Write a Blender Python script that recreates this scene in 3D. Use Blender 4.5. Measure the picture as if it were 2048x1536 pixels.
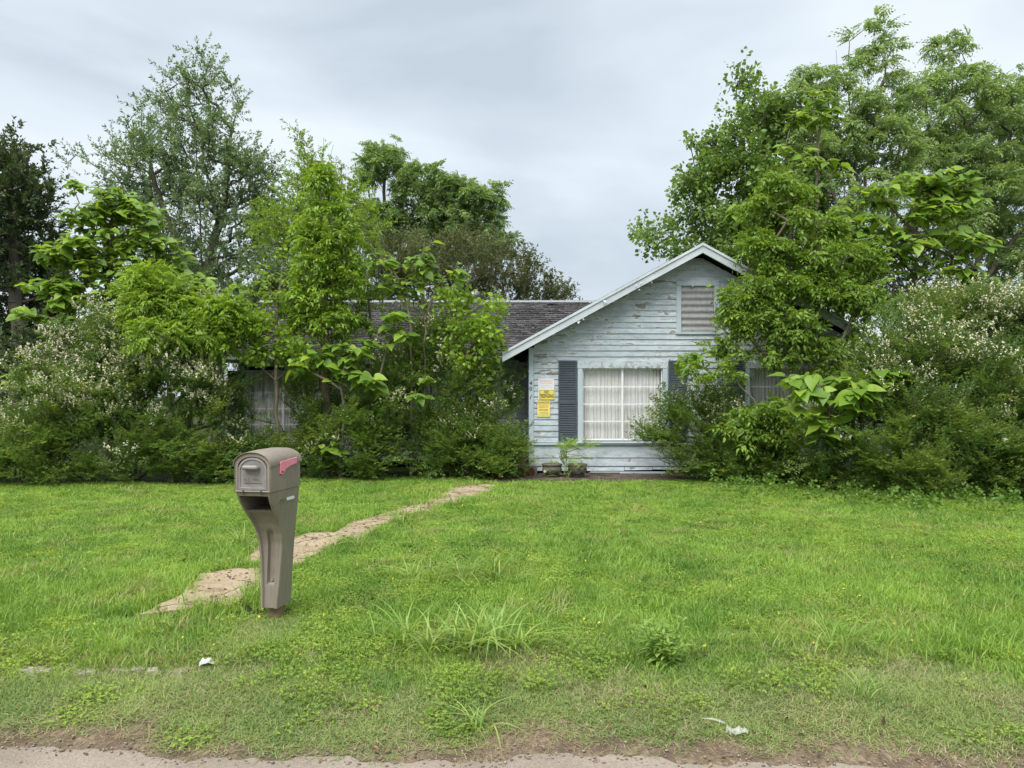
import bpy, bmesh, math, random
import numpy as np
from mathutils import Vector, Matrix

for _o in list(bpy.data.objects):
    bpy.data.objects.remove(_o)
SC = bpy.context.scene
COL = SC.collection
R = math.radians
random.seed(7)

# ------------------------------------------------------------------ camera
F = 1500.0            # focal length in pixels of a 2048 wide picture
CAMZ = 1.65
HOR = 790.0           # height of the horizon in that picture
cam_d = bpy.data.cameras.new('camera')
cam = bpy.data.objects.new('camera', cam_d)
COL.objects.link(cam)
cam.location = (0, 0, CAMZ)
cam.rotation_euler = (R(90), 0, 0)
cam_d.sensor_width = 36
cam_d.lens = 36 * F / 2048
cam_d.shift_y = (HOR - 768) / 2048
cam_d.clip_end = 2000
SC.camera = cam

# ------------------------------------------------------------------ sky, sun, exposure
SUN_EL, SUN_AZ = 62, 205       # degrees; azimuth clockwise from +Y: behind the camera, to its left
W = bpy.data.worlds.new('World')
SC.world = W
W.use_nodes = True
nt = W.node_tree
nt.nodes.clear()
n_out = nt.nodes.new('ShaderNodeOutputWorld')
n_sky = nt.nodes.new('ShaderNodeTexSky')
n_sky.sky_type = 'NISHITA'
n_sky.sun_disc = False
n_sky.sun_elevation = R(SUN_EL)
n_sky.sun_rotation = R(SUN_AZ)
n_sky.air_density = 1.0
n_sky.dust_density = 3.0
n_b1 = nt.nodes.new('ShaderNodeBackground')
n_b1.inputs['Strength'].default_value = 0.06
nt.links.new(n_sky.outputs[0], n_b1.inputs['Color'])
n_tc = nt.nodes.new('ShaderNodeTexCoord')
n_mp = nt.nodes.new('ShaderNodeMapping')
n_mp.inputs['Scale'].default_value = (1.0, 1.0, 2.6)
n_mp.inputs['Location'].default_value = (5.1, 2.3, 1.7)
nt.links.new(n_tc.outputs['Generated'], n_mp.inputs['Vector'])
n_ns = nt.nodes.new('ShaderNodeTexNoise')
n_ns.inputs['Scale'].default_value = 1.8
n_ns.inputs['Detail'].default_value = 5
n_ns.inputs['Roughness'].default_value = 0.48
n_ns.inputs['Distortion'].default_value = 0.35
nt.links.new(n_mp.outputs[0], n_ns.inputs['Vector'])
n_cr = nt.nodes.new('ShaderNodeValToRGB')
n_cr.color_ramp.elements[0].position = 0.36
n_cr.color_ramp.elements[0].color = (0.465, 0.53, 0.59, 1)
n_cr.color_ramp.elements[1].position = 0.62
n_cr.color_ramp.elements[1].color = (0.72, 0.78, 0.825, 1)
nt.links.new(n_ns.outputs[0], n_cr.inputs['Fac'])
n_b2 = nt.nodes.new('ShaderNodeBackground')
n_b2.inputs['Strength'].default_value = 0.365
nt.links.new(n_cr.outputs[0], n_b2.inputs['Color'])
n_mx = nt.nodes.new('ShaderNodeMixShader')
n_mx.inputs[0].default_value = 0.88
nt.links.new(n_b1.outputs[0], n_mx.inputs[1])
nt.links.new(n_b2.outputs[0], n_mx.inputs[2])
nt.links.new(n_mx.outputs[0], n_out.inputs[0])

sun_d = bpy.data.lights.new('sun', 'SUN')
sun_d.energy = 1.5
sun_d.angle = R(55)
sun_d.color = (1.0, 0.97, 0.92)
sun = bpy.data.objects.new('sun', sun_d)
COL.objects.link(sun)
_a = R(SUN_AZ); _e = R(SUN_EL)
sun.rotation_euler = Vector((math.sin(_a) * math.cos(_e), math.cos(_a) * math.cos(_e), math.sin(_e))).to_track_quat('Z', 'Y').to_euler()
sun.location = (-4, -4, 12)

SC.view_settings.view_transform = 'Standard'
SC.view_settings.look = 'None'
SC.view_settings.gamma = 1
SC.view_settings.exposure = 1.85
SC.view_settings.use_curve_mapping = False
SC.render.engine = 'CYCLES'
SC.cycles.max_bounces = 6
SC.cycles.use_adaptive_sampling = True
SC.cycles.adaptive_threshold = 0.02
SC.cycles.diffuse_bounces = 2
SC.cycles.transparent_max_bounces = 10
SC.cycles.caustics_reflective = False
SC.cycles.caustics_refractive = False

# ------------------------------------------------------------------ helpers
LAWN = 0.05
def P(px, py, Y):
    """the point of the place seen at that pixel, Y metres ahead"""
    return np.array([(px - 1024) / F * Y, Y, CAMZ + (HOR - py) / F * Y])
def G(px, py, z=LAWN):
    """the point of the ground seen at that pixel"""
    Y = (CAMZ - z) * F / (py - HOR)
    return np.array([(px - 1024) / F * Y, Y, z])

def sstep(a, b, x):
    t = np.clip((x - a) / (b - a), 0, 1)
    return t * t * (3 - 2 * t)

def gz(x, y):
    x = np.asarray(x, float); y = np.asarray(y, float)
    z = -0.012 + 0.032 * sstep(3.35, 4.1, y) + 0.03 * sstep(4.45, 4.75, y)
    z = z + 0.010 * np.sin(x * 1.7 + y * .6) * np.sin(y * 1.3 - x * .4) * sstep(3.6, 4.6, y) * sstep(16, 13, y)
    return z

def tag(o, label=None, cat=None, group=None, kind=None):
    if label: o['label'] = label
    if cat: o['category'] = cat
    if group: o['group'] = group
    if kind: o['kind'] = kind
    return o
def empty(name, loc, label=None, cat=None, group=None, kind=None, rz=0):
    o = bpy.data.objects.new(name, None)
    COL.objects.link(o)
    o.empty_display_size = 0.2
    o.location = loc
    o.rotation_euler = (0, 0, rz)
    return tag(o, label, cat, group, kind)
def link(name, me, mat=None, parent=None, world=True):
    """links a mesh; with world=True its coordinates are world coordinates even under a parent"""
    o = bpy.data.objects.new(name, me)
    COL.objects.link(o)
    if mat and not me.materials: me.materials.append(mat)
    if parent:
        o.parent = parent
        if world:
            o.matrix_parent_inverse = wmat(parent).inverted()
    return o
def wmat(o):
    m = o.matrix_basis.copy()
    while o.parent:
        m = o.parent.matrix_basis @ o.matrix_parent_inverse @ m
        o = o.parent
    return m
def npmesh(name, V, T, var=None, smooth=False):
    """mesh from numpy verts and an (n,k) face index array"""
    V = np.ascontiguousarray(V, np.float32); T = np.ascontiguousarray(T, np.int32)
    me = bpy.data.meshes.new(name)
    me.vertices.add(len(V)); me.vertices.foreach_set('co', V.ravel())
    k = T.shape[1]
    me.loops.add(T.size); me.loops.foreach_set('vertex_index', T.ravel())
    me.polygons.add(len(T)); me.polygons.foreach_set('loop_start', np.arange(0, T.size, k, dtype=np.int32))
    if smooth: me.polygons.foreach_set('use_smooth', np.ones(len(T), bool))
    me.update(calc_edges=True)
    if var is not None:
        at = me.attributes.new('var', 'FLOAT', 'POINT')
        at.data.foreach_set('value', np.ascontiguousarray(var, np.float32))
    return me
def pymesh(name, V, Fc, smooth=False):
    me = bpy.data.meshes.new(name)
    me.from_pydata([tuple(map(float, v)) for v in V], [], [tuple(f) for f in Fc])
    me.update()
    if smooth:
        for p in me.polygons: p.use_smooth = True
    return me
BOXF = [(0, 1, 3, 2), (4, 6, 7, 5), (0, 4, 5, 1), (2, 3, 7, 6), (0, 2, 6, 4), (1, 5, 7, 3)]
def boxmesh(name, x0, x1, y0, y1, z0, z1, bev=0.0):
    V = [(x, y, z) for x in (x0, x1) for y in (y0, y1) for z in (z0, z1)]
    me = pymesh(name, V, BOXF)
    if bev:
        bm = bmesh.new(); bm.from_mesh(me)
        bmesh.ops.bevel(bm, geom=bm.edges[:], offset=bev, segments=1, affect='EDGES')
        bm.to_mesh(me); bm.free()
    return me
def box(name, x0, x1, y0, y1, z0, z1, mat, parent=None, bev=0.0):
    return link(name, boxmesh(name, x0, x1, y0, y1, z0, z1, bev), mat, parent)
def prism(name, pts, axis, a, b, mat, parent=None, bev=0.0):
    """extrudes a 2-D outline along an axis ('x','y','z') from a to b"""
    def at(p, t):
        return {'x': (t, p[0], p[1]), 'y': (p[0], t, p[1]), 'z': (p[0], p[1], t)}[axis]
    n = len(pts)
    V = [at(p, a) for p in pts] + [at(p, b) for p in pts]
    Fc = [tuple(range(n))[::-1], tuple(range(n, 2 * n))] + [(i, (i + 1) % n, n + (i + 1) % n, n + i) for i in range(n)]
    me = pymesh(name, V, Fc)
    bm = bmesh.new(); bm.from_mesh(me)
    if bev: bmesh.ops.bevel(bm, geom=bm.edges[:], offset=bev, segments=2, affect='EDGES', clamp_overlap=True)
    bmesh.ops.recalc_face_normals(bm, faces=bm.faces[:])
    bm.to_mesh(me); bm.free()
    return link(name, me, mat, parent)
def tubes(A, B, ra, rb, n=5):
    """tapered tubes from points A to B, all in one vertex array"""
    A = np.asarray(A, float); B = np.asarray(B, float)
    d = B - A
    d /= np.maximum(np.linalg.norm(d, axis=1, keepdims=True), 1e-6)
    ref = np.where(np.abs(d[:, 2:3]) > .9, np.array([[1., 0, 0]]), np.array([[0, 0, 1.]]))
    s = np.cross(d, ref); s /= np.linalg.norm(s, axis=1, keepdims=True)
    u = np.cross(s, d)
    t = np.arange(n) * 2 * np.pi / n
    ring = np.cos(t)[None, :, None] * s[:, None, :] + np.sin(t)[None, :, None] * u[:, None, :]
    VA = A[:, None, :] + ring * np.asarray(ra)[:, None, None]
    VB = B[:, None, :] + ring * np.asarray(rb)[:, None, None]
    m = len(A)
    V = np.concatenate([VA, VB], 1).reshape(-1, 3)
    base = (np.arange(m) * 2 * n)[:, None]
    i = np.arange(n); j = (i + 1) % n
    Q = np.stack([base + i, base + j, base + n + j, base + n + i], -1).reshape(-1, 4)
    return V, Q
def path_tube(name, pts, r, mat, parent=None, n=6):
    pts = np.array(pts, float)
    r = np.broadcast_to(np.asarray(r, float), (len(pts),))
    V, Q = tubes(pts[:-1], pts[1:], r[:-1], r[1:], n)
    return link(name, npmesh(name, V, Q, smooth=True), mat, parent)

# ------------------------------------------------------------------ materials
class NT:
    def __init__(s, name):
        s.m = bpy.data.materials.new(name); s.m.use_nodes = True
        s.t = s.m.node_tree
        s.b = s.t.nodes['Principled BSDF']
        s.o = s.t.nodes['Material Output']
    def n(s, ty, **kw):
        x = s.t.nodes.new(ty)
        for k, v in kw.items():
            if k in x.inputs.keys(): x.inputs[k].default_value = v
            else: setattr(x, k, v)
        return x
    def l(s, a, b): s.t.links.new(a, b)
    def pos(s, scale=(1, 1, 1)):
        g = s.n('ShaderNodeNewGeometry')
        m = s.n('ShaderNodeMapping'); m.inputs['Scale'].default_value = scale
        s.l(g.outputs['Position'], m.inputs['Vector'])
        return m.outputs[0]
    def noise(s, vec, scale, detail=4, rough=.55, dist=0):
        x = s.n('ShaderNodeTexNoise')
        x.inputs['Scale'].default_value = scale; x.inputs['Detail'].default_value = detail
        x.inputs['Roughness'].default_value = rough; x.inputs['Distortion'].default_value = dist
        if vec is not None: s.l(vec, x.inputs['Vector'])
        return x.outputs[0]
    def ramp(s, fac, stops):
        x = s.n('ShaderNodeValToRGB')
        e = x.color_ramp.elements
        while len(e) < len(stops): e.new(.5)
        for i, (p, c) in enumerate(stops):
            e[i].position = p
            e[i].color = (c, c, c, 1) if isinstance(c, (int, float)) else (*c, 1)
        s.l(fac, x.inputs['Fac'])
        return x.outputs[0]
    def mix(s, fac, a, b, blend='MIX'):
        x = s.n('ShaderNodeMix', data_type='RGBA', blend_type=blend)
        for so, v in ((x.inputs[0], fac), (x.inputs[6], a), (x.inputs[7], b)):
            if isinstance(v, (int, float)): so.default_value = v
            elif isinstance(v, tuple): so.default_value = (*v, 1)
            else: s.l(v, so)
        return x.outputs[2]
    def math(s, op, a, b=None):
        x = s.n('ShaderNodeMath', operation=op)
        for i, v in enumerate((a, b)):
            if v is None: continue
            if isinstance(v, (int, float)): x.inputs[i].default_value = v
            else: s.l(v, x.inputs[i])
        return x.outputs[0]
    def bump(s, h, strength=.3, dist=.01):
        x = s.n('ShaderNodeBump')
        x.inputs['Strength'].default_value = strength; x.inputs['Distance'].default_value = dist
        s.l(h, x.inputs['Height']); s.l(x.outputs[0], s.b.inputs['Normal'])
    def set(s, col=None, rough=None, spec=None, metal=None):
        if col is not None:
            if isinstance(col, tuple): s.b.inputs['Base Color'].default_value = (*col, 1)
            else: s.l(col, s.b.inputs['Base Color'])
        if rough is not None:
            if isinstance(rough, (int, float)): s.b.inputs['Roughness'].default_value = rough
            else: s.l(rough, s.b.inputs['Roughness'])
        if spec is not None: s.b.inputs['Specular IOR Level'].default_value = spec
        if metal is not None: s.b.inputs['Metallic'].default_value = metal
        return s.m

def plain(name, col, rough=.6, spec=.3, metal=0, noise=.12, nscale=14, bump=.1):
    k = NT(name)
    v = k.noise(k.pos(), nscale, 5)
    f = k.ramp(v, [(.3, 1 - noise * 1.6), (.7, 1 + noise)])
    k.set(k.mix(1.0, col, f, 'MULTIPLY'), rough, spec, metal)
    if bump: k.bump(v, bump, .004)
    return k.m

def leafmat(name, c0, c1, c2=None, trans=.35, rough=.48, spec=.35, objrand=False, tcol=None):
    """c0..c1(..c2) follows each leaf's own random number; the light comes through the blade"""
    c0, c1, c2 = [None if c is None else (min(c[0] * 1.38, .6), min(c[1] * 1.25, .6), c[2] * 1.12) for c in (c0, c1, c2)]
    k = NT(name)
    if objrand:
        v = k.n('ShaderNodeObjectInfo').outputs['Random']
    else:
        a = k.n('ShaderNodeAttribute'); a.attribute_name = 'var'
        v = a.outputs['Fac']
    stops = [(0.0, c0), (1.0, c1)] if c2 is None else [(0.0, c0), (.6, c1), (1.0, c2)]
    col = k.ramp(v, stops)
    big = k.ramp(k.noise(k.pos(), 1.3, 3), [(.3, .82), (.7, 1.15)])
    col = k.mix(1.0, col, big, 'MULTIPLY')
    k.set(col, rough, spec)
    tr = k.n('ShaderNodeBsdfTranslucent')
    k.l(k.mix(1.0, col, tcol or (1.5, 1.35, .7), 'MULTIPLY'), tr.inputs['Color'])
    mx = k.n('ShaderNodeMixShader'); mx.inputs[0].default_value = trans
    k.l(k.b.outputs[0], mx.inputs[1]); k.l(tr.outputs[0], mx.inputs[2])
    k.l(mx.outputs[0], k.o.inputs['Surface'])
    return k.m

def siding_material():
    k = NT('peeling_pale_blue_paint')
    p = k.pos()
    tone = k.noise(k.pos((1.2, 1, 2.5)), 1.1, 4)
    paint = k.ramp(tone, [(.3, (.43, .495, .54)), (.55, (.50, .565, .61)), (.75, (.55, .605, .64))])
    rnd = k.n('ShaderNodeObjectInfo').outputs['Random']
    paint = k.mix(1.0, paint, k.ramp(rnd, [(0, .9), (1, 1.06)]), 'MULTIPLY')
    grain = k.noise(k.pos((.6, 1, 16)), 9, 6, .65)
    peel = k.math('ADD', k.noise(k.pos((.9, 1, 3.2)), 2.6, 7, .62, .4), k.math('MULTIPLY', k.math('SUBTRACT', k.noise(k.pos(), .9, 3), .5), .35))
    peelm = k.ramp(peel, [(.59, 0.0), (.615, 1.0)])
    edge = k.ramp(peel, [(.555, 0.0), (.59, 1.0), (.615, 0.0)])
    wood = k.ramp(grain, [(.3, (.15, .14, .13)), (.6, (.32, .31, .29)), (.8, (.42, .40, .37))])
    dirt = k.ramp(k.noise(k.pos((1, 1, 3)), 5.5, 6, .7), [(.45, 1.0), (.72, .62)])
    paint = k.mix(1.0, paint, dirt, 'MULTIPLY')
    crack = k.ramp(k.noise(k.pos((.35, 1, 22)), 4.5, 5, .7), [(.60, 1.0), (.66, .5)])
    paint = k.mix(1.0, paint, crack, 'MULTIPLY')
    c = k.mix(edge, paint, (.66, .70, .71))
    c = k.mix(peelm, c, wood)
    k.set(c, .62, .3)
    h = k.math('SUBTRACT', k.math('MULTIPLY', grain, .35), peelm)
    k.bump(h, .55, .006)
    return k.m

def wood_paint(name, col, peel=.63, wood=(.28, .27, .26)):
    k = NT(name)
    g = k.noise(k.pos((3, 3, 3)), 5, 7, .65)
    m = k.ramp(g, [(peel, 0.0), (peel + .03, 1.0)])
    t = k.ramp(k.noise(k.pos(), 2.2, 4), [(.3, .86), (.7, 1.08)])
    c = k.mix(m, k.mix(1.0, col, t, 'MULTIPLY'), wood)
    k.set(c, .6, .3)
    k.bump(k.math('SUBTRACT', k.math('MULTIPLY', k.noise(k.pos((8, 8, 8)), 8, 4), .3), m), .4, .004)
    return k.m

M = {}
M['siding'] = siding_material()
M['trim'] = wood_paint('pale_blue_trim_paint', (.45, .525, .575), .66)
M['trim_peel'] = wood_paint('badly_peeling_trim_paint', (.50, .57, .61), .535, (.36, .35, .335))
M['rake'] = wood_paint('pale_grey_rake_paint', (.53, .585, .62), .655)
M['flake'] = plain('curled_paint_flake', (.40, .43, .45), .7, noise=.08)
M['shutter'] = plain('slate_blue_shutter_plastic', (.062, .082, .100), .5, .35, noise=.1, nscale=6)
M['dark'] = plain('dark_interior', (.012, .012, .013), .9, .1, bump=0)
M['wallback'] = plain('dark_sheathing_board', (.03, .032, .035), .9, .1)
M['frame'] = plain('white_aluminium_frame', (.80, .81, .81), .45, .4, noise=.05)
M['gutter'] = wood_paint('grey_gutter_paint', (.38, .42, .44), .66, (.2, .18, .16))
M['galv'] = plain('galvanised_sheet_metal', (.30, .31, .32), .5, .5, .5, .25, 20)

def curtain_mat():
    k = NT('old_white_curtain')
    st = k.ramp(k.noise(k.pos((1, 1, .8)), 2.6, 6, .7), [(.57, (.71, .71, .69)), (.67, (.66, .61, .49)), (.77, (.50, .41, .26))])
    k.set(st, .85, .1)
    return k.m
M['curtain'] = curtain_mat()

def glass_mat():
    k = NT('window_glass')
    tp = k.n('ShaderNodeBsdfTransparent'); gl = k.n('ShaderNodeBsdfGlossy')
    gl.inputs['Roughness'].default_value = .03
    fr = k.n('ShaderNodeLayerWeight'); fr.inputs['Blend'].default_value = .5
    mx = k.n('ShaderNodeMixShader')
    k.l(k.math('ADD', k.math('MULTIPLY', k.math('POWER', fr.outputs['Facing'], 4.0), .5), .035), mx.inputs[0])
    k.l(tp.outputs[0], mx.inputs[1]); k.l(gl.outputs[0], mx.inputs[2])
    k.l(mx.outputs[0], k.o.inputs['Surface'])
    return k.m
M['glass'] = glass_mat()

def shingle_mat():
    k = NT('weathered_asphalt_shingle')
    r = k.n('ShaderNodeAttribute'); r.attribute_name = 'var'
    rr = k.n('ShaderNodeObjectInfo').outputs['Random']
    base = k.ramp(k.math('FRACT', k.math('ADD', r.outputs['Fac'], rr)), [(0, (.028, .027, .028)), (.6, (.050, .048, .049)), (1, (.078, .075, .077))])
    g = k.noise(k.pos(), 60, 3, .7)
    c = k.mix(1.0, base, k.ramp(g, [(.35, .6), (.7, 1.5)]), 'MULTIPLY')
    sp = k.ramp(k.noise(k.pos((1, 1, 1)), 22, 4, .7), [(.62, 0.0), (.66, 1.0)])
    c = k.mix(sp, c, (.34, .33, .34))  # pale flecks: light caught on curling edges, painted into the colour
    k.set(c, .9, .2); k.bump(g, .6, .006)
    return k.m
M['shingle'] = shingle_mat()

def brick_mat():
    k = NT('dark_red_brick')
    r = k.n('ShaderNodeObjectInfo').outputs['Random']
    c = k.ramp(r, [(0, (.085, .035, .028)), (.5, (.13, .055, .042)), (1, (.17, .085, .065))])
    g = k.noise(k.pos(), 30, 5, .65)
    k.set(k.mix(1.0, c, k.ramp(g, [(.3, .6), (.7, 1.25)]), 'MULTIPLY'), .9, .15); k.bump(g, .5, .004)
    return k.m
M['brick'] = brick_mat()
M['mortar'] = plain('old_mortar', (.16, .14, .12), .95, .1)

def concrete_mat(name, c0, c1, dirt=(.13, .10, .075), dlim=.5, crack=False):
    k = NT(name)
    a = k.noise(k.pos(), 2.4, 6, .6)
    g = k.noise(k.pos(), 45, 4, .7)
    c = k.ramp(a, [(.32, c0), (.68, c1)])
    c = k.mix(1.0, c, k.ramp(g, [(.3, .75), (.7, 1.2)]), 'MULTIPLY')
    d = k.ramp(k.noise(k.pos(), 4.2, 6, .68), [(dlim, 0.0), (dlim + .12, 1.0)])
    if crack:
        vo = k.n('ShaderNodeTexVoronoi', feature='DISTANCE_TO_EDGE'); vo.inputs['Scale'].default_value = 1.5
        wob = k.n('ShaderNodeVectorMath', operation='ADD')
        no = k.n('ShaderNodeTexNoise'); no.inputs['Scale'].default_value = 6; k.l(k.pos(), no.inputs['Vector'])
        sc_ = k.n('ShaderNodeVectorMath', operation='SCALE'); sc_.inputs['Scale'].default_value = .22
        k.l(no.outputs['Color'], sc_.inputs[0]); k.l(k.pos(), wob.inputs[0]); k.l(sc_.outputs[0], wob.inputs[1]); k.l(wob.outputs[0], vo.inputs['Vector'])
        cr = k.ramp(vo.outputs['Distance'], [(.006, .25), (.02, 1.0)])
        c = k.mix(1.0, c, cr, 'MULTIPLY'); dirt = k.mix(1.0, dirt, cr, 'MULTIPLY')
        k.set(k.mix(d, c, dirt), .92, .15); k.bump(k.math('ADD', g, cr), .7, .01)
        return k.m
    k.set(k.mix(d, c, dirt), .92, .15); k.bump(g, .5, .006)
    return k.m
M['slab'] = concrete_mat('old_tan_concrete', (.29, .23, .155), (.41, .33, .225), (.22, .155, .10), .52, True)
M['patio'] = concrete_mat('stained_dark_concrete', (.07, .055, .045), (.13, .095, .075), (.03, .026, .024), .5)
M['stone'] = concrete_mat('buried_pale_concrete', (.26, .235, .19), (.36, .33, .275), (.17, .145, .10), .5)
M['pot'] = concrete_mat('mossy_cast_stone', (.115, .10, .085), (.19, .17, .145), (.05, .05, .035), .55)

def ground_mat():
    k = NT('soil_and_thatch')
    p = k.pos()
    soil = k.ramp(k.noise(p, 3.0, 6, .65), [(.3, (.085, .062, .045)), (.7, (.17, .13, .098))])
    straw = k.ramp(k.noise(k.pos((1, .35, 1)), 55, 4, .7), [(.35, (.10, .078, .05)), (.7, (.30, .24, .165))])
    m = k.ramp(k.noise(p, 6, 5, .6), [(.42, 0.0), (.6, 1.0)])
    near = k.mix(m, soil, straw)
    far = k.ramp(k.noise(p, 9, 5, .6), [(.3, (.022, .035, .010)), (.7, (.05, .075, .018))])
    s = k.n('ShaderNodeSeparateXYZ'); k.l(p, s.inputs[0])
    f = k.n('ShaderNodeMapRange'); f.inputs[1].default_value = 4.1; f.inputs[2].default_value = 4.9
    k.l(k.math('ADD', s.outputs[1], k.math('MULTIPLY', k.math('SUBTRACT', k.noise(p, 1.6, 4), .5), 1.6)), f.inputs[0])
    c = k.mix(f.outputs[0], near, far)
    k.set(c, .95, .1)
    k.bump(k.noise(p, 40, 5, .7), .7, .02)
    return k.m
M['ground'] = ground_mat()
def road_mat():
    k = NT('worn_road_gravel')
    p = k.pos()
    a = k.ramp(k.noise(p, 1.6, 5, .6), [(.3, (.22, .185, .15)), (.7, (.32, .275, .225))])
    g = k.noise(p, 120, 3, .75)
    c = k.mix(1.0, a, k.ramp(g, [(.25, .55), (.75, 1.4)]), 'MULTIPLY')
    k.set(c, .93, .2); k.bump(g, .7, .006)
    return k.m
M['road'] = road_mat()
def bark(name, c0, c1):
    k = NT(name)
    g = k.noise(k.pos((1, 1, .25)), 18, 5, .65)
    k.set(k.ramp(g, [(.3, c0), (.7, c1)]), .9, .15); k.bump(g, .6, .01)
    return k.m
M['bark'] = bark('grey_brown_bark', (.085, .074, .062), (.17, .15, .125))
M['barkpale'] = bark('pale_young_bark', (.12, .10, .075), (.23, .195, .15))
M['twig'] = bark('olive_twig', (.06, .055, .035), (.13, .115, .075))

# leaves: greens by species, with haze painted into oak, pecan and chinaberry
M['oak'] = leafmat('oak_leaf', (.082, .158, .085), (.138, .232, .122), (.19, .295, .155), .38, .38)
M['pecan'] = leafmat('pecan_leaf', (.100, .190, .085), (.165, .280, .112), (.225, .36, .145), .4)
M['dark_leaf'] = leafmat('dark_evergreen_leaf', (.038, .070, .034), (.070, .114, .054), (.105, .16, .074), .28, .40)
M['olive'] = leafmat('olive_brown_leaf', (.062, .090, .045), (.102, .135, .066), (.145, .17, .085), .34)
M['lime'] = leafmat('lime_boxelder_leaf', (.105, .205, .028), (.170, .300, .042), (.24, .38, .060), .42, .45)
M['mid'] = leafmat('mid_green_leaf', (.080, .165, .030), (.138, .250, .042), (.22, .35, .058), .42)
M['tallow'] = leafmat('tallow_leaf', (.072, .150, .042), (.128, .235, .060), (.190, .315, .080), .4, .38)
M['china'] = leafmat('chinaberry_leaf', (.112, .210, .088), (.182, .300, .120), (.255, .385, .16), .42)
M['catalpa'] = leafmat('catalpa_leaf', (.082, .175, .026), (.140, .260, .036), (.22, .35, .050), .42, .42, objrand=True)
M['catalpa_v'] = leafmat('catalpa_leaf_mass', (.082, .175, .026), (.140, .260, .036), (.22, .35, .050), .42, .42)
M['privet'] = leafmat('privet_leaf', (.048, .115, .030), (.105, .190, .050), (.20, .28, .080), .42, .40)
M['vine'] = leafmat('ground_vine_leaf', (.055, .125, .026), (.095, .19, .038), (.15, .25, .05), .35)
M['weed'] = leafmat('weed_leaf', (.13, .25, .055), (.20, .34, .085), (.27, .41, .12), .4)
def flower_mat():
    k = NT('cream_privet_flower')
    a = k.n('ShaderNodeAttribute'); a.attribute_name = 'var'
    k.set(k.ramp(a.outputs['Fac'], [(0, (.40, .40, .23)), (.5, (.60, .58, .40)), (1, (.76, .74, .60))]), .7, .2)
    return k.m
M['flower'] = flower_mat()

# ================================================================== the ground and the road
def build_ground():
    xs = np.concatenate([[-400, -150, -60, -30, -20], np.arange(-14, 14.01, .14), [20, 30, 60, 150, 400]])
    ys = np.concatenate([[-40, -12, -4, 0, 2, 2.8], np.arange(3.1, 17, .14), [20, 25, 32, 45, 70, 120, 250, 600]])
    X, Y = np.meshgrid(xs, ys)
    Z = gz(X, Y)
    V = np.stack([X, Y, Z], -1).reshape(-1, 3)
    nx, ny = len(xs), len(ys)
    i = (np.arange(ny - 1)[:, None] * nx + np.arange(nx - 1)[None, :]).ravel()
    Q = np.stack([i, i + 1, i + nx + 1, i + nx], 1)
    tag(link('ground', npmesh('ground', V, Q, smooth=True), M['ground']), kind='structure')
def road_edge(x):
    return 3.41 - .042 * x + .045 * np.sin(x * 2.1 + .5) + .03 * np.sin(x * 5.3) + .02 * np.sin(x * 13.1) + .012 * np.sin(x * 31) + .008 * np.sin(x * 57)
def build_road():
    xs = np.concatenate([[-200, -60, -20, -8], np.arange(-4, 4.01, .02), [8, 20, 60, 200]])
    e = road_edge(np.clip(xs, -5, 5))
    n = len(xs)
    V = np.concatenate([np.stack([xs, np.full(n, -5.5), np.full(n, -.004)], 1),
                        np.stack([xs, e - .12, np.full(n, -.002)], 1),
                        np.stack([xs, e, np.full(n, -.0095)], 1)])
    i = np.arange(n - 1)
    Q = np.concatenate([np.stack([i + k * n, i + 1 + k * n, i + n + 1 + k * n, i + n + k * n], 1) for k in (0, 1)])
    tag(link('road', npmesh('road', V, Q), M['road']), kind='structure')
build_ground()
build_road()

# worn concrete walkway: five slabs left between the grass
SLABS_PX = [
    [(282, 1234), (395, 1221), (470, 1214), (527, 1168), (530, 1140), (469, 1140), (401, 1152), (360, 1194)],
    [(472, 1128), (592, 1131), (640, 1104), (686, 1079), (660, 1066), (618, 1068), (519, 1100)],
    [(664, 1071), (719, 1078), (765, 1053), (809, 1034), (790, 1023), (700, 1049)],
    [(767, 1036), (855, 1026), (884, 1013), (869, 1009), (805, 1015)],
    [(852, 1007), (914, 1009), (977, 987), (1003, 972), (960, 970), (900, 978)],
]
SLABS = [[G(*p)[:2] for p in s] for s in SLABS_PX]
SLABS = [[np.mean(s, 0) + (q - np.mean(s, 0)) * k for q in s] for s, k in zip(SLABS, (1.0, 1.03, 1.06, 1.06, 1.02))]
walk = empty('walkway', (*G(640, 1085)[:2], LAWN), kind='structure')
for s in SLABS:
    c = np.mean(s, 0)
    pts = []
    rr = random.Random(int(c[0] * 100))
    m = len(s)
    for i in range(m):
        a, b = s[i], s[(i + 1) % m]
        for t in (0, .25, .5, .75):
            q = a * (1 - t) + b * t
            q = q + np.array([rr.uniform(-.025, .025), rr.uniform(-.025, .025)])
            pts.append(q)
    n = len(pts)
    zt = LAWN + .022 + rr.uniform(-.004, .006)
    V = [(q[0], q[1], zt - .006) for q in pts] + [(c[0] + (q[0] - c[0]) * .94, c[1] + (q[1] - c[1]) * .94, zt) for q in pts] + [(q[0], q[1], zt - .09) for q in pts]
    Fc = [tuple(range(n, 2 * n))] + [(i, (i + 1) % n, n + (i + 1) % n, n + i) for i in range(n)] + [(2 * n + i, 2 * n + (i + 1) % n, (i + 1) % n, i) for i in range(n)]
    link('slab', pymesh('slab', V, Fc), M['slab'], walk)

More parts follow.
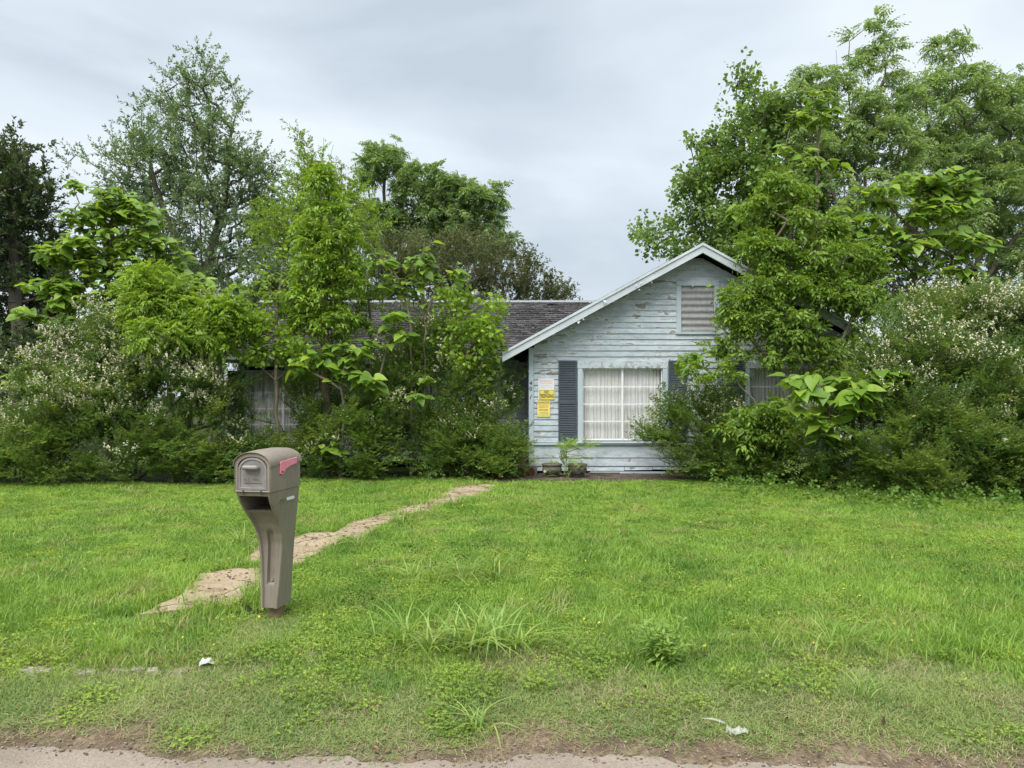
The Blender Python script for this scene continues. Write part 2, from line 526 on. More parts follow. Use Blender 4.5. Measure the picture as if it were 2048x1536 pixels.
# edge of an old buried kerb showing through the verge
kerb = empty('buried_kerb', (*G(180, 1337, .03)[:2], .02), kind='structure')
for (x0, x1, y) in ((36, 104, 1336), (150, 196, 1339), (226, 292, 1334), (294, 316, 1337), (346, 374, 1340)):
    a = G(x0, y, .04); b = G(x1, y, .04)
    rr = random.Random(x0)
    z = float(gz(a[0], a[1])) + .016
    V = []
    N = 6
    for t in range(N):
        f = t / (N - 1)
        p = a * (1 - f) + b * f
        w = .055 * math.sin(math.pi * min(max(f, .12), .88)) + rr.uniform(-.008, .008)
        for dy, dz in ((-w, -.05), (-w * .8, 0), (w * .8, .003), (w, -.05)):
            V.append((p[0] + rr.uniform(-.01, .01), p[1] + dy, z + dz + rr.uniform(-.003, .003)))
    Fc = [(4 * t + k, 4 * t + 4 + k, 4 * t + 5 + k, 4 * t + 1 + k) for t in range(N - 1) for k in range(3)]
    Fc += [(0, 1, 2, 3), tuple(4 * (N - 1) + k for k in (3, 2, 1, 0))]
    link('stone', pymesh('stone', V, Fc), M['stone'], kerb)

# dark concrete strip along the front of the house
def build_patio():
    xs = np.linspace(-.55, 4.2, 40)
    front = 13.75 + .1 * np.sin(xs * 2.3) + .05 * np.sin(xs * 7) + .25 * sstep(2.4, 4.0, xs)
    V = []; 
    for x, f in zip(xs, front):
        V += [(x, f, LAWN - .05), (x, f + .02, LAWN + .03), (x, 16.5, LAWN + .045)]
    Fc = [(3 * i + k, 3 * i + 3 + k, 3 * i + 4 + k, 3 * i + 1 + k) for i in range(len(xs) - 1) for k in (0, 1)]
    tag(link('patio', pymesh('patio', V, Fc), M['patio']), kind='structure')
build_patio()

# ================================================================== the house
YG = 15.0                 # front wall of the gabled wing
def gx(px): return (px - 1024) / 100.0
def gzz(py): return CAMZ + (HOR - py) / 100.0
XL, XR, XC = .335, 7.09, 3.712
YM = 16.6                 # front wall of the long wing
house = empty('house', (XC, YG, LAWN), 'single storey pale blue wooden house with peeling paint and dark shingle roof', 'house')

SL = .545
ZAP = gzz(497) - .04      # underside of the roof at the ridge, at the wall
def roof_under(x): return ZAP - .10 - SL * abs(x - XC)

# dark walls behind the boards
wb = .03
def wall_core():
    zl = roof_under(XL) - .02
    pts = [(XL + .02, .12), (XR - .02, .12), (XR - .02, zl), (XC, roof_under(XC) - .02), (XL + .02, zl)]
    # front wall with openings left by boxes is not needed: glass stands in front of a shallow dark box
    return pts
WIN = [gx(1245), gx(1245) + 3.34]
WHW, WZ0, WZ1 = .80, gzz(881), gzz(737)      # half width and heights of the glazed opening

# the front sheathing in strips round the openings
def sheath():
    yb0, yb1 = YG + .02, YG + .09
    def bx(x0, x1, z0, z1): box('wall', x0, x1, yb0, yb1, z0, z1, M['wallback'], house)
    zt = roof_under(XL) - .03
    a0, a1 = WIN[0] - WHW, WIN[0] + WHW
    b0, b1 = WIN[1] - WHW, WIN[1] + WHW
    bx(XL + .02, a0, .25, zt); bx(a1, b0, .25, zt); bx(b1, XR - .02, .25, zt)
    bx(a0, a1, .25, WZ0); bx(b0, b1, .25, WZ0)
    bx(a0, a1, WZ1, zt); bx(b0, b1, WZ1, zt)
    prism('gable_wall', [(XL + .05, zt), (XR - .05, zt), (XC, roof_under(XC) - .05)], 'y', yb0, yb1, M['wallback'], house)
sheath()
box('side_wall', XL + .005, XL + .08, YG + .1, 22, .1, roof_under(XL) - .02, M['siding'], house)
box('side_wall', XR - .08, XR - .005, YG + .1, 22, .1, roof_under(XR) - .02, M['siding'], house)
box('foundation_wall', XL + .05, XR - .05, YG + .05, YG + .1, .0, .25, M['dark'], house)
box('room_back', XL + .1, XR - .1, YG + 1.9, YG + 1.95, .1, 2.4, M['dark'], house)

def board(x0, x1, z0, z1, y, lip=.022, th=.006, sl=None, sr=None, rng=random, parent=house, name='siding_board', mat='siding'):
    """one lapped board: its lower edge stands proud; the ends may be cut along the roof"""
    dz = rng.uniform(-.003, .003)
    tilt = rng.uniform(-.002, .002)
    a0 = x0 if sl is None else sl(z0); a1 = x0 if sl is None else sl(z1)
    b0 = x1 if sr is None else sr(z0); b1 = x1 if sr is None else sr(z1)
    if min(b0, b1) - max(a0, a1) < .03: return None
    lip += rng.uniform(-.003, .005)
    n = max(2, int((b0 - a0) / .35) + 1)
    V = []
    for i in range(n):
        f = i / (n - 1)
        xb = a0 + (b0 - a0) * f; xt = a1 + (b1 - a1) * f
        w = rng.uniform(-.0022, .0022)
        o = rng.uniform(0, .004) + (rng.random() < .06) * .006
        V += [(xb, y - lip - o, z0 + dz + w), (xt, y - th, z1 + .012), (xb, y + .012, z0 + dz + w), (xt, y + .012, z1 + .012)]
    Fc = []
    for i in range(n - 1):
        k = 4 * i
        Fc += [(k, k + 4, k + 5, k + 1), (k, k + 2, k + 6, k + 4)]
    Fc += [(0, 1, 3, 2), (4 * n - 4, 4 * n - 2, 4 * n - 1, 4 * n - 3)]
    return link(name, pymesh(name, V, Fc), M[mat], parent)

rg = random.Random(3)
PITCH = .1145
Z_BAND = gzz(888)
FR = .10                                        # width of the window casing
def front_boards():
    z = Z_BAND + .035
    vent = (gx(1352), gx(1438), gzz(664), gzz(572))
    while z < roof_under(XC) - .1:
        z1 = z + PITCH
        lo = XL + .105; hi = XR - .105
        eave = roof_under(XL + .105)
        sl = sr = None
        zm = z1
        if zm > eave:
            sl = lambda q: XC - (roof_under(XC) - .015 - q) / SL
            sr = lambda q: XC + (roof_under(XC) - .015 - q) / SL
            lo, hi = sl(z1), sr(z1)
            if hi - lo < .08: break
        holes = []
        for c in WIN:
            if z1 > WZ0 - .02 and z < WZ1 + FR + .03: holes.append((c - WHW - FR - .01, c + WHW + FR + .01))
        if z1 > vent[2] + .02 and z < vent[3] - .02: holes.append((vent[0] + .02, vent[1] - .02))
        for c in WIN:
            top = WZ1 + FR + .03
            if z < top < z1 - .015: board(c - WHW - FR - .012, c + WHW + FR + .012, top + .001, z1, YG, .011, rng=rg)
        cuts = [lo] + [q for h in sorted(holes) for q in h] + [hi]
        segs = [(cuts[i], cuts[i + 1]) for i in range(0, len(cuts), 2)]
        for si, (a, b) in enumerate(segs):
            parts = [(a, b)]
            if b - a > 2.6 and rg.random() < .75:
                j = rg.uniform(a + .7, b - .7); parts = [(a, j - .0015), (j + .0015, b)]
            for (p, q) in parts:
                board(p, q, z, z1, YG, sl=sl if (p == lo and sl) else None, sr=sr if (q == hi and sr) else None, rng=rg)
        z = z1
front_boards()
# wide boards under the band
zz = [gzz(890), gzz(916), gzz(932), gzz(946)]
for i in range(3):
    if i < 2:
        board(XL + .105, 3.6, zz[i + 1] + .006, zz[i] - .012, YG, .014, .004, rng=rg, name='skirt_board')
        board(3.604, XR - .105, zz[i + 1] + .006, zz[i] - .012, YG, .014, .004, rng=rg, name='skirt_board')
    else:
        for a, b, d0, d1 in ((XL + .105, gx(1248), 0, .0), (gx(1249), gx(1304), .012, .02), (gx(1305), gx(1372), .03, .02), (gx(1373), XR - .105, .02, 0)):
            V = [(a, YG - .016, .135 + d0), (b, YG - .016, .135 + d1), (b, YG - .006, zz[2] - .012), (a, YG - .006, zz[2] - .012),
                 (a, YG + .01, .135 + d0), (b, YG + .01, .135 + d1), (b, YG + .01, zz[2] - .012), (a, YG + .01, zz[2] - .012)]
            link('skirt_board', pymesh('skirt_board', V, [(0, 1, 2, 3), (4, 7, 6, 5), (0, 4, 5, 1), (3, 2, 6, 7), (0, 3, 7, 4), (1, 5, 6, 2)]), M['siding'], house)
# broken sill boards lying at the foot
box('sill_board', gx(1180), gx(1330), YG - .05, YG - .015, .082, .12, M['trim'], house, .004)
box('rotten_plank', gx(1176), gx(1238), YG - .14, YG - .07, .09, .112, M['mortar'], house, .004)

# band, corner boards, house number
box('band_board', XL - .012, XR + .012, YG - .045, YG - .004, Z_BAND - .02, Z_BAND + .022, M['trim'], house, .004)
cb = box('corner_board', XL, XL + .10, YG - .03, YG + .02, Z_BAND + .022, roof_under(XL + .05) - .03, M['trim'], house, .004)
box('corner_board', XR - .10, XR, YG - .03, YG + .02, Z_BAND + .022, roof_under(XR - .05) - .03, M['trim'], house, .004)
box('corner_board', XL, XL + .10, YG - .028, YG + .02, gzz(936), Z_BAND - .02, M['trim'], house, .004)
box('corner_board', XR - .10, XR, YG - .028, YG + .02, gzz(936), Z_BAND - .02, M['trim'], house, .004)

def text_mesh(name, s, mat, parent, cx, cz, w, h, y, shear=0.0, ext=.0015, bold=0.0):
    """lettering standing on a wall that faces -Y, fitted into w x h about (cx, cz)"""
    cu = bpy.data.curves.new(name, 'FONT'); cu.body = s; cu.extrude = .02; cu.shear = shear
    cu.offset = bold
    cu.resolution_u = 3
    o = bpy.data.objects.new(name + '_curve', cu); COL.objects.link(o)
    bpy.context.view_layer.update()
    me = bpy.data.meshes.new_from_object(o.evaluated_get(bpy.context.evaluated_depsgraph_get()))
    bpy.data.objects.remove(o)
    n = len(me.vertices)
    co = np.empty(n * 3, np.float32); me.vertices.foreach_get('co', co); co = co.reshape(-1, 3)
    lo, hi = co.min(0), co.max(0)
    q = np.empty_like(co)
    q[:, 0] = cx + ((co[:, 0] - lo[0]) / (hi[0] - lo[0]) - .5) * w
    q[:, 2] = cz + ((co[:, 1] - lo[1]) / (hi[1] - lo[1]) - .5) * h
    q[:, 1] = y - (co[:, 2] - lo[2]) / (hi[2] - lo[2]) * ext
    me.vertices.foreach_set('co', q.ravel()); me.update(); me.materials.clear()
    me.name = name
    return link(name, me, mat, parent)
M['number'] = plain('dark_number_metal', (.05, .055, .06), .5)
for ch, py, sh in (('4', 766, .1), ('0', 777.5, 0), ('1', 794, .35)):
    text_mesh('number_digit', ch, M['number'], cb, gx(1061.5), gzz(py), .055 if ch != '1' else .035, .078, YG - .0305, sh, .006, .01)

# ---- windows
def window(cx, z0, z1, hw, y, rows, mid, par, cas=FR, frame='trim', thin=.011):
    w = empty('window', (cx, y, z0)); w.parent = par
    w.matrix_parent_inverse = wmat(par).inverted()
    f = M[frame]
    box('casing', cx - hw - cas, cx - hw, y - .032, y + .03, z0 - .02, z1 + .001, f, w, .004)
    box('casing', cx + hw, cx + hw + cas, y - .032, y + .03, z0 - .02, z1 + .001, f, w, .004)
    box('head_casing', cx - hw - cas - .004, cx + hw + cas + .004, y - .036, y + .03, z1 + .0015, z1 + cas + .03, M['trim_peel'], w, .004)
    box('sill', cx - hw - cas - .03, cx + hw + cas + .03, y - .075, y + .03, z0 - .055, z0 - .021, f, w, .005)
    fr = M['frame']
    yy = y + .035
    a = .022
    box('sash_frame', cx - hw + .002, cx - hw + a, yy - .015, yy + .015, z0, z1, fr, w)
    box('sash_frame', cx + hw - a, cx + hw - .002, yy - .015, yy + .015, z0, z1, fr, w)
    box('sash_frame', cx - hw + a, cx + hw - a, yy - .015, yy + .015, z0, z0 + .035, fr, w)
    box('sash_frame', cx - hw + a, cx + hw - a, yy - .015, yy + .015, z1 - .02, z1, fr, w)
    spans = [(cx - hw + a, cx + hw - a)]
    if mid:
        box('mullion', cx - .02, cx + .02, yy - .022, yy + .015, z0 + .035, z1 - .02, fr, w)
        spans = [(cx - hw + a, cx - .02), (cx + .02, cx + hw - a)]
    zb, zt = z0 + .035, z1 - .02
    hgt = (zt - zb) / rows
    for (p, q) in spans:
        for r in range(rows):
            if r: box('muntin', p, q, yy - .012, yy + .01, zb + r * hgt - thin, zb + r * hgt + thin, fr, w)
            box('pane', p, q, yy - .002, yy + .002, zb + r * hgt + (thin if r else 0), zb + (r + 1) * hgt - (thin if r < rows - 1 else 0), M['glass'], w)
    return w
def curtain(cx, z0, z1, hw, y, label, seed, gap=None):
    rr = random.Random(seed)
    n = 260
    xs = np.linspace(cx - hw, cx + hw, n)
    ph = np.cumsum(np.array([rr.uniform(.5, 1.5) for _ in range(n)]) * 2 * math.pi / 260 * (hw * 2 / .075))
    V = []
    zs = np.linspace(z0 - .03, z1, 5)
    for k, z in enumerate(zs):
        am = .009 + .003 * (4 - k)
        for x, p in zip(xs, ph):
            V.append((x + .01 * math.sin(p * .37 + k * .3), y + am * math.sin(p) + .008 * math.sin(p * .31 + k), z))
    Fc = [(k * n + i, k * n + i + 1, (k + 1) * n + i + 1, (k + 1) * n + i) for k in range(4) for i in range(n - 1)]
    o = link('curtain', pymesh('curtain', V, Fc, True), M['curtain'])
    return tag(o, label, 'curtain', 'curtains behind the house windows')

w1 = window(WIN[0], WZ0, WZ1, WHW, YG, 4, True, house)
w2 = window(WIN[1], WZ0, WZ1, WHW, YG, 4, True, house)
curtain(WIN[0], WZ0, WZ1, WHW, YG + .13, 'long white pleated curtain behind the front gable window beside the signs', 1)
curtain(WIN[1], WZ0, WZ1, WHW, YG + .13, 'white curtain behind the gable window half hidden by the right hand shrubs', 2)

# ---- louvred shutters
def shutter(cx, y, z0, z1, hw, par):
    s = empty('shutter', (cx, y, z0)); s.parent = par
    s.matrix_parent_inverse = wmat(par).inverted()
    m = M['shutter']
    st = .032
    box('stile', cx - hw, cx - hw + st, y - .035, y, z0, z1, m, s, .003)
    box('stile', cx + hw - st, cx + hw, y - .035, y, z0, z1, m, s, .003)
    zm = z0 + (z1 - z0) * .475
    rails = [(z0, z0 + .075), (zm - .03, zm + .03), (z1 - .045, z1)]
    for (a, b) in rails:
        box('rail', cx - hw + st, cx + hw - st, y - .033, y - .002, a, b, m, s, .003)
    box('backing', cx - hw + st, cx + hw - st, y - .006, y - .001, z0 + .075, z1 - .045, m, s)
    for (a, b) in ((rails[0][1], rails[1][0]), (rails[1][1], rails[2][0])):
        n = int((b - a) / .034)
        p = (b - a) / n
        V = [(0, -.034, .002), (0, -.030, -.002 + .006), (0, -.007, p * .95)]
        me = None
        for i in range(n):
            z = a + i * p
            if me is None:
                x0, x1 = cx - hw + st, cx + hw - st
                me = pymesh('slat', [(x, dy, dz) for x in (x0, x1) for dy, dz in ((-.032, 0), (-.032, .007), (-.008, p * 1.02), (-.008, p * .8))],
                            [(0, 1, 5, 4), (1, 2, 6, 5), (2, 3, 7, 6), (3, 0, 4, 7)])
                me.materials.append(m)
            o = link('slat', me, None, s, world=True)
            o.location = (0, y, z)
SH_Z0, SH_Z1 = gzz(882), gzz(721)
for c in WIN:
    for d in (-1, 1):
        shutter(c + d * 1.10, YG - .016, SH_Z0, SH_Z1, .183, house)

# ---- gable vent
def vent():
    x0, x1, z0, z1 = gx(1352), gx(1438), gzz(664), gzz(572)
    v = empty('gable_vent', ((x0 + x1) / 2, YG, z0)); v.parent = house
    v.matrix_parent_inverse = wmat(house).inverted()
    c = .10
    box('casing', x0, x0 + c, YG - .034, YG + .02, z0 + .001, z1 - .001, M['trim'], v, .004)
    box('casing', x1 - c, x1, YG - .034, YG + .02, z0 + .001, z1 - .001, M['trim'], v, .004)
    box('head_casing', x0, x1, YG - .038, YG + .02, z1, z1 + .10, M['trim'], v, .004)
    box('sill', x0 - .01, x1 + .01, YG - .05, YG + .02, z0 - .05, z0, M['trim'], v, .004)
    n = 60
    V = []
    for i in range(n):
        z = z0 + (z1 - z0) * i / (n - 1)
        yy = YG - .008 - .012 * math.sin(i / (n - 1) * 2 * math.pi * 7)
        V += [(x0 + c, yy, z), (x1 - c, yy, z)]
    link('corrugated_panel', pymesh('corrugated_panel', V, [(2 * i, 2 * i + 1, 2 * i + 3, 2 * i + 2) for i in range(n - 1)], True), plain('grey_tin', (.31, .312, .315), .6, .3), v)
vent()

# ---- roof of the gabled wing: two planes with an overhang, rake boards, soffit
YF = YG - .42
def roof_slab(name, xa, za, xb, zb, y0, y1, th, mat, par):
    """a sloping slab between two lines (xa,za) and (xb,zb), running in Y"""
    return prism(name, [(xa, za), (xb, zb), (xb, zb + th), (xa, za + th)], 'y', y0, y1, mat, par)
ZR = gzz(497) + .02
XLT, XRT = XC - 3.86, XC + 3.86
ZT = ZR - SL * 3.86
roof2 = empty('gable_roof', (XC, YG, ZR)); roof2.parent = house
roof2.matrix_parent_inverse = wmat(house).inverted()
roof_slab('roof_deck', XLT, ZT - .10, XC, ZR - .10, YF + .03, 22.5, .085, M['wallback'], roof2)
roof_slab('roof_deck', XC, ZR - .10, XRT, ZT - .10, YF + .03, 22.5, .085, M['wallback'], roof2)
def rake(side):
    s = side
    xt = XC + s * 3.9; zt = ZR - SL * 3.9
    # fascia and a smaller strip above it
    for (d0, d1, y0, y1, nm) in ((-.185, -.045, YF, YF + .028, 'rake_board'), (-.043, .012, YF - .022, YF + .03, 'rake_moulding')):
        o = prism(nm, [(XC, ZR + d0), (xt, zt + d0), (xt, zt + d1), (XC, ZR + d1)], 'y', y0, y1, M['rake'], house, .003)
rake(-1); rake(1)
# rafter tails / lookouts under the overhang
for x in (XC - 2.9, XC - 1.45, XC + 1.45, XC + 2.9):
    z = roof_under(x) - .02
    box('lookout', x - .025, x + .025, YF + .03, YG - .02, z - .02, z + .06, M['trim'], house)

# ---- long wing
ZE = CAMZ + (HOR - 711) / F * 16.05            # eave height
YE = 16.05
YR = 18.9; ZRD = CAMZ + (HOR - 604) / F * YR
XH0, XH1 = -6.35, XC
roof1 = empty('long_roof', ((XH0 + XL) / 2, YR, ZRD)); roof1.parent = house
roof1.matrix_parent_inverse = wmat(house).inverted()
SLM = (ZRD - ZE) / (YR - YE)
prism('roof_deck', [(YE, ZE - .06), (YR, ZRD - .06), (YR, ZRD - .012), (YE, ZE - .012)], 'x', XH0, XH1, M['wallback'], roof1)
prism('roof_deck', [(YR, ZRD - .06), (22.2, ZE - .06), (22.2, ZE - .012), (YR, ZRD - .012)], 'x', XH0, XH1, M['wallback'], roof1)
prism('ridge_cap', [(YR - .10, ZRD - .02), (YR, ZRD + .045), (YR + .10, ZRD - .02), (YR, ZRD + .02)], 'x', XH0, XH1 - 1.0, M['galv'], roof1)
prism('end_wall', [(YM, .1), (21.4, .1), (21.4, ZE), (YR, ZRD - .1), (YM, ZE)], 'x', XH0 + .3, XH0 + .36, M['siding'], house)

def shingles():
    rr = random.Random(11)
    L = math.hypot(YR - YE, ZRD - ZE)
    cy, cz = (YR - YE) / L, (ZRD - ZE) / L
    ny, nz = -cz, cy
    exp = .128
    rows = int(L / exp) + 1
    metas = []
    for i in range(10):
        w = .17 + .017 * i
        q = random.Random(40 + i)
        lift = [q.uniform(.006, .026) for _ in range(4)]
        # local: x across, (s) up the slope, (h) off the slope
        n = 4
        V = []
        for j in range(n):
            x = -w / 2 + w * j / (n - 1) + (0 if j in (0, n - 1) else q.uniform(-.01, .01))
            s0 = q.uniform(-.012, .006)
            V += [(x, s0, lift[j] - .005), (x, s0, lift[j] + .004), (x, exp * 1.25, .002)]
        V = [(a, s * cy + h * ny, s * cz + h * nz) for a, s, h in V]
        Fc = []
        for j in range(n - 1):
            k = 3 * j
            Fc += [(k, k + 3, k + 4, k + 1), (k + 1, k + 4, k + 5, k + 2)]
        me = pymesh('shingle', V, Fc); me.materials.append(M['shingle'])
        metas.append((w, me, np.array(V), Fc))
    put = []
    for r in range(rows):
        s = r * exp - .03
        x = XH0 + rr.uniform(-.02, .1)
        while x < XH1 - .6:
            k = rr.randrange(10)
            w = metas[k][0]
            if rr.random() > .012:
                y = YE + s * cy; z = ZE + s * cz
                put.append((x + w / 2, y, z, k, rr.uniform(-.02, .02)))
            x += w + rr.uniform(.002, .008)
    # the ones in clear view, beside the gable, are single shingles; the rest is one mesh
    def score(p):
        px = 1024 + p[0] / p[1] * F
        return 0 if 1000 < px < 1185 else (1 if 700 < px < 1000 else 2)
    put.sort(key=lambda p: (score(p), p[1]))
    for (x, y, z, k, a) in put[:300]:
        o = link('shingle', metas[k][1], None, roof1)
        o.location = (x, y, z); o.rotation_euler = (0, a, 0)
    VV, FF, va = [], [], []
    b = 0
    for (x, y, z, k, a) in put[300:]:
        v = metas[k][2] + np.array([x, y, z]); VV.append(v)
        FF.append(np.array(metas[k][3]) + b); b += len(v); va.append(np.full(len(v), rr.random()))
    me = npmesh('shingle_field', np.concatenate(VV), np.concatenate(FF), np.concatenate(va))
    tag(link('shingle_field', me, M['shingle'], roof1), kind='stuff')
shingles()
# shingle edge along the gable roof, seen as a thin dark line over the rake
for s in (-1, 1):
    prism('shingle_layer', [(XC, ZR - .012), (XC + s * 3.9, ZR - .012 - SL * 3.9), (XC + s * 3.9, ZR + .022 - SL * 3.9), (XC, ZR + .022)], 'y', YF + .035, 22.5, M['shingle'], roof2)

# eave: fascia, gutter, soffit
box('fascia_board', XH0, XLT + .1, YE - .005, YE + .025, ZE - .16, ZE - .02, M['trim'], house)
gut = [(YE - .12, ZE - .03), (YE - .11, ZE - .09), (YE - .07, ZE - .125), (YE - .008, ZE - .125), (YE - .008, ZE - .115), (YE - .066, ZE - .115), (YE - .102, ZE - .083), (YE - .112, ZE - .03)]
prism('gutter', gut, 'x', XH0 - .05, XLT - .02, M['gutter'], house)
prism('gutter_end', [(YE - .125, ZE - .025), (YE - .115, ZE - .10), (YE - .07, ZE - .13), (YE - .005, ZE - .13), (YE - .005, ZE - .025)], 'x', XLT - .06, XLT + .0, M['rake'], house, .004)
box('soffit', XH0, XLT + .3, YE + .03, YM, ZE - .12, ZE - .10, M['trim'], house)

# long wing wall with boards; windows with shutters
def mx(px): return (px - 1024) / F * YM
def mz(py): return CAMZ + (HOR - py) / F * YM
MW = [(mx(566), .75), (mx(886), .62)]
MZ0, MZ1 = mz(884), mz(752)
def long_wall():
    ed = [XH0 + .32] + [q for c, h in MW for q in (c - h, c + h)] + [XL]
    for i in range(0, len(ed), 2):
        box('wall', ed[i], ed[i + 1], YM + .02, YM + .09, .1, ZE - .1, M['wallback'], house)
    for c, h in MW:
        box('wall', c - h, c + h, YM + .02, YM + .09, .1, MZ0, M['wallback'], house)
        box('wall', c - h, c + h, YM + .02, YM + .09, MZ1, ZE - .1, M['wallback'], house)
    z = .22
    while z < ZE - .18:
        z1 = min(z + PITCH, ZE - .13)
        if z1 > MZ0 - .02 and z < MZ1 + .13:
            cuts = [XH0 + .32] + [q for c, h in MW for q in (c - h - .1, c + h + .1)] + [XL]
        else: cuts = [XH0 + .32, XL]
        for i in range(0, len(cuts), 2):
            board(cuts[i], cuts[i + 1], z, z1, YM, rng=rg)
        z = z1
long_wall()
window(MW[0][0], MZ0, MZ1, MW[0][1], YM, 4, True, house)
window(MW[1][0], MZ0, MZ1, MW[1][1], YM, 4, True, house)
curtain(MW[0][0], MZ0, MZ1, MW[0][1], YM + .13, 'grey white curtain behind the overgrown window at the far left of the house', 3)
curtain(MW[1][0], MZ0, MZ1, MW[1][1], YM + .13, 'pale curtain behind the shrub covered window left of the brick steps', 4)
box('room_back', XH0 + .4, XL, YM + 1.9, YM + 1.95, .1, 2.4, M['dark'], house)
for c, h in MW:
    for d in (-1, 1):
        shutter(c + d * (h + .28), YM - .016, MZ0 - .05, MZ1 + .12, .18, house)

# turning vent on the ridge
tv = empty('roof_vent', (*P(951, 604, YR), )); tv.parent = house
tv.matrix_parent_inverse = wmat(house).inverted()
c0 = P(951, 604, YR)
V, Q = tubes([c0 - [0, 0, .12]], [c0 + [0, 0, .06]], [.10], [.10], 16)
link('collar', npmesh('collar', V, Q), M['galv'], tv)
def fin():
    V = []
    for i in range(9):
        a = -1.25 + 2.5 * i / 8
        r = .16 * math.cos(a)
        z = .17 + .12 * math.sin(a)
        V += [(r, 0, z), (r * .80, .06 * math.cos(a), z)]
    return pymesh('fin', V, [(2 * i, 2 * i + 1, 2 * i + 3, 2 * i + 2) for i in range(8)], True)
fm = fin(); fm.materials.append(M['galv'])
for i in range(18):
    o = link('fin', fm, None, tv); o.location = c0; o.rotation_euler = (0, 0, i * 2 * math.pi / 18)

# curled flakes of paint
def flake_mesh(seed):
    q = random.Random(seed)
    n = 5
    V = []
    for i in range(n):
        t = i / (n - 1)
        w = .5 * (1 - .75 * t) * q.uniform(.7, 1.2)
        sh = q.uniform(-.15, .15)
        V += [(-w + sh, -.9 * math.sin(t * 1.5) * .5, -t), (w + sh, -.9 * math.sin(t * 1.5 + .2) * .5, -t * q.uniform(.85, 1.1))]
    me = pymesh('paint_flake', V, [(2 * i, 2 * i + 1, 2 * i + 3, 2 * i + 2) for i in range(n - 1)])
    me.materials.append(M['flake'])
    return me
FLM = [flake_mesh(i) for i in range(6)]
rf = random.Random(5)
def flake(px, py, s, y=YG - .035, rz=0, hang=0):
    o = link('paint_flake', FLM[rf.randrange(6)], None, house)
    o.location = (gx(px), y, gzz(py)); o.scale = (s * rf.uniform(.7, 1.5), s, s)
    o.rotation_euler = (rf.uniform(-.2, .3) + hang, rf.uniform(-.5, .5), rz)
for i in range(16): flake(1180 + i * 9 + rf.uniform(-4, 4), 733 + rf.uniform(-5, 2), rf.uniform(.025, .06), YG - .039)
flake(1237, 728, .11, YG - .042)
for i in range(12): flake(rf.uniform(1163, 1240), rf.uniform(668, 690), rf.uniform(.025, .06), YG - .016)
for i in range(16): flake(rf.uniform(1180, 1345), rf.uniform(600, 640), rf.uniform(.015, .04), YG - .016)
for i in range(8): flake(rf.uniform(1270, 1340), rf.uniform(690, 715), rf.uniform(.02, .05), YG - .016)
flake(1382, 566, .09, YG - .018); flake(1113, 715, .06, YG - .018)
for i in range(6):
    t = rf.uniform(.12, .95)
    flake(1395 - 392 * t, 497 + 213 * t + 19 + rf.uniform(-3, 2), rf.uniform(.02, .05), YF - .004)
for i in range(3):
    t = rf.uniform(.3, .55)
    flake(1395 - 392 * t, 497 + 213 * t + 8 + rf.uniform(-3, 2), rf.uniform(.03, .07), YF - .026)

# ---- signs on the wall
M['sign_white'] = plain('faded_white_sign', (.76, .74, .75), .5, .3, noise=.03)
M['sign_yellow'] = plain('yellow_sign', (.80, .66, .13), .5, .3, noise=.05)
M['sign_yellow2'] = plain('pale_yellow_sign', (.82, .70, .20), .5, .3, noise=.06)
M['ink_pink'] = plain('faded_pink_ink', (.72, .48, .50), .6, noise=.05, bump=0)
M['ink'] = plain('black_ink', (.03, .028, .025), .6, bump=0)
M['ink_brown'] = plain('faded_brown_ink', (.28, .19, .06), .6, bump=0)
M['ink_red'] = plain('red_orange_ink', (.72, .22, .05), .6, bump=0)
M['ink_faint'] = plain('faint_ink', (.62, .60, .62), .6, bump=0)
def sign(name, px0, py0, px1, py1, y, mat, label):
    x0, x1, z0, z1 = gx(px0), gx(px1), gzz(py1), gzz(py0)
    s = empty(name, ((x0 + x1) / 2, y, z0), label, 'sign', 'warning signs on the front wall')
    box('plate', x0, x1, y - .003, y, z0, z1, mat, s)
    for (cx, cz) in ((x0 + .02, z1 - .02), (x1 - .02, z1 - .02), (x0 + .02, z0 + .02), (x1 - .02, z0 + .02)):
        box('nail', cx - .005, cx + .005, y - .007, y - .003, cz - .005, cz + .005, M['number'], s)
    return s
ys = YG - .030
s1 = sign('posted_sign', 1076.5, 757, 1108.5, 800, ys, M['sign_white'], 'faded white sign reading POSTED above the yellow no trespassing sign')
text_mesh('lettering', 'POSTED', M['ink_pink'], s1, gx(1092.5), gzz(763.8), .25, .075, ys - .0033, bold=.015)
for i, wd in enumerate((.22, .24, .20)):
    box('print_line', gx(1092.5) - wd / 2, gx(1092.5) + wd / 2, ys - .0036, ys - .003, gzz(771 + i * 2.4) - .004, gzz(771 + i * 2.4) + .003, M['ink_faint'], s1)
s2 = sign('no_trespassing_sign', 1078, 779.5, 1109, 799.5, ys - .005, M['sign_yellow'], 'bright yellow sign reading NO TRESPASSING on the front wall')
y2 = ys - .005
for (a, b, c, d) in ((1079, 1108, 780.2, 780.6), (1079, 1108, 798.4, 798.8), (1079, 1079.4, 780.6, 798.4), (1107.6, 1108, 780.6, 798.4)):
    box('border', gx(a), gx(b), y2 - .0037, y2 - .003, gzz(d), gzz(c), M['ink'], s2)
text_mesh('lettering', 'NO', M['ink'], s2, gx(1093), gzz(784.3), .085, .062, y2 - .0033, bold=.02)
text_mesh('lettering', 'TRESPASSING', M['ink'], s2, gx(1093.3), gzz(792), .275, .075, y2 - .0033, bold=.02)
s3 = sign('danger_sign', 1074.5, 801, 1100, 833.5, ys - .002, M['sign_yellow2'], 'yellow sign reading DANGER with red print, lowest of the signs')
y3 = ys - .002
text_mesh('lettering', 'DANGER', M['ink'], s3, gx(1087.3), gzz(804.9), .225, .045, y3 - .0033, bold=.01)
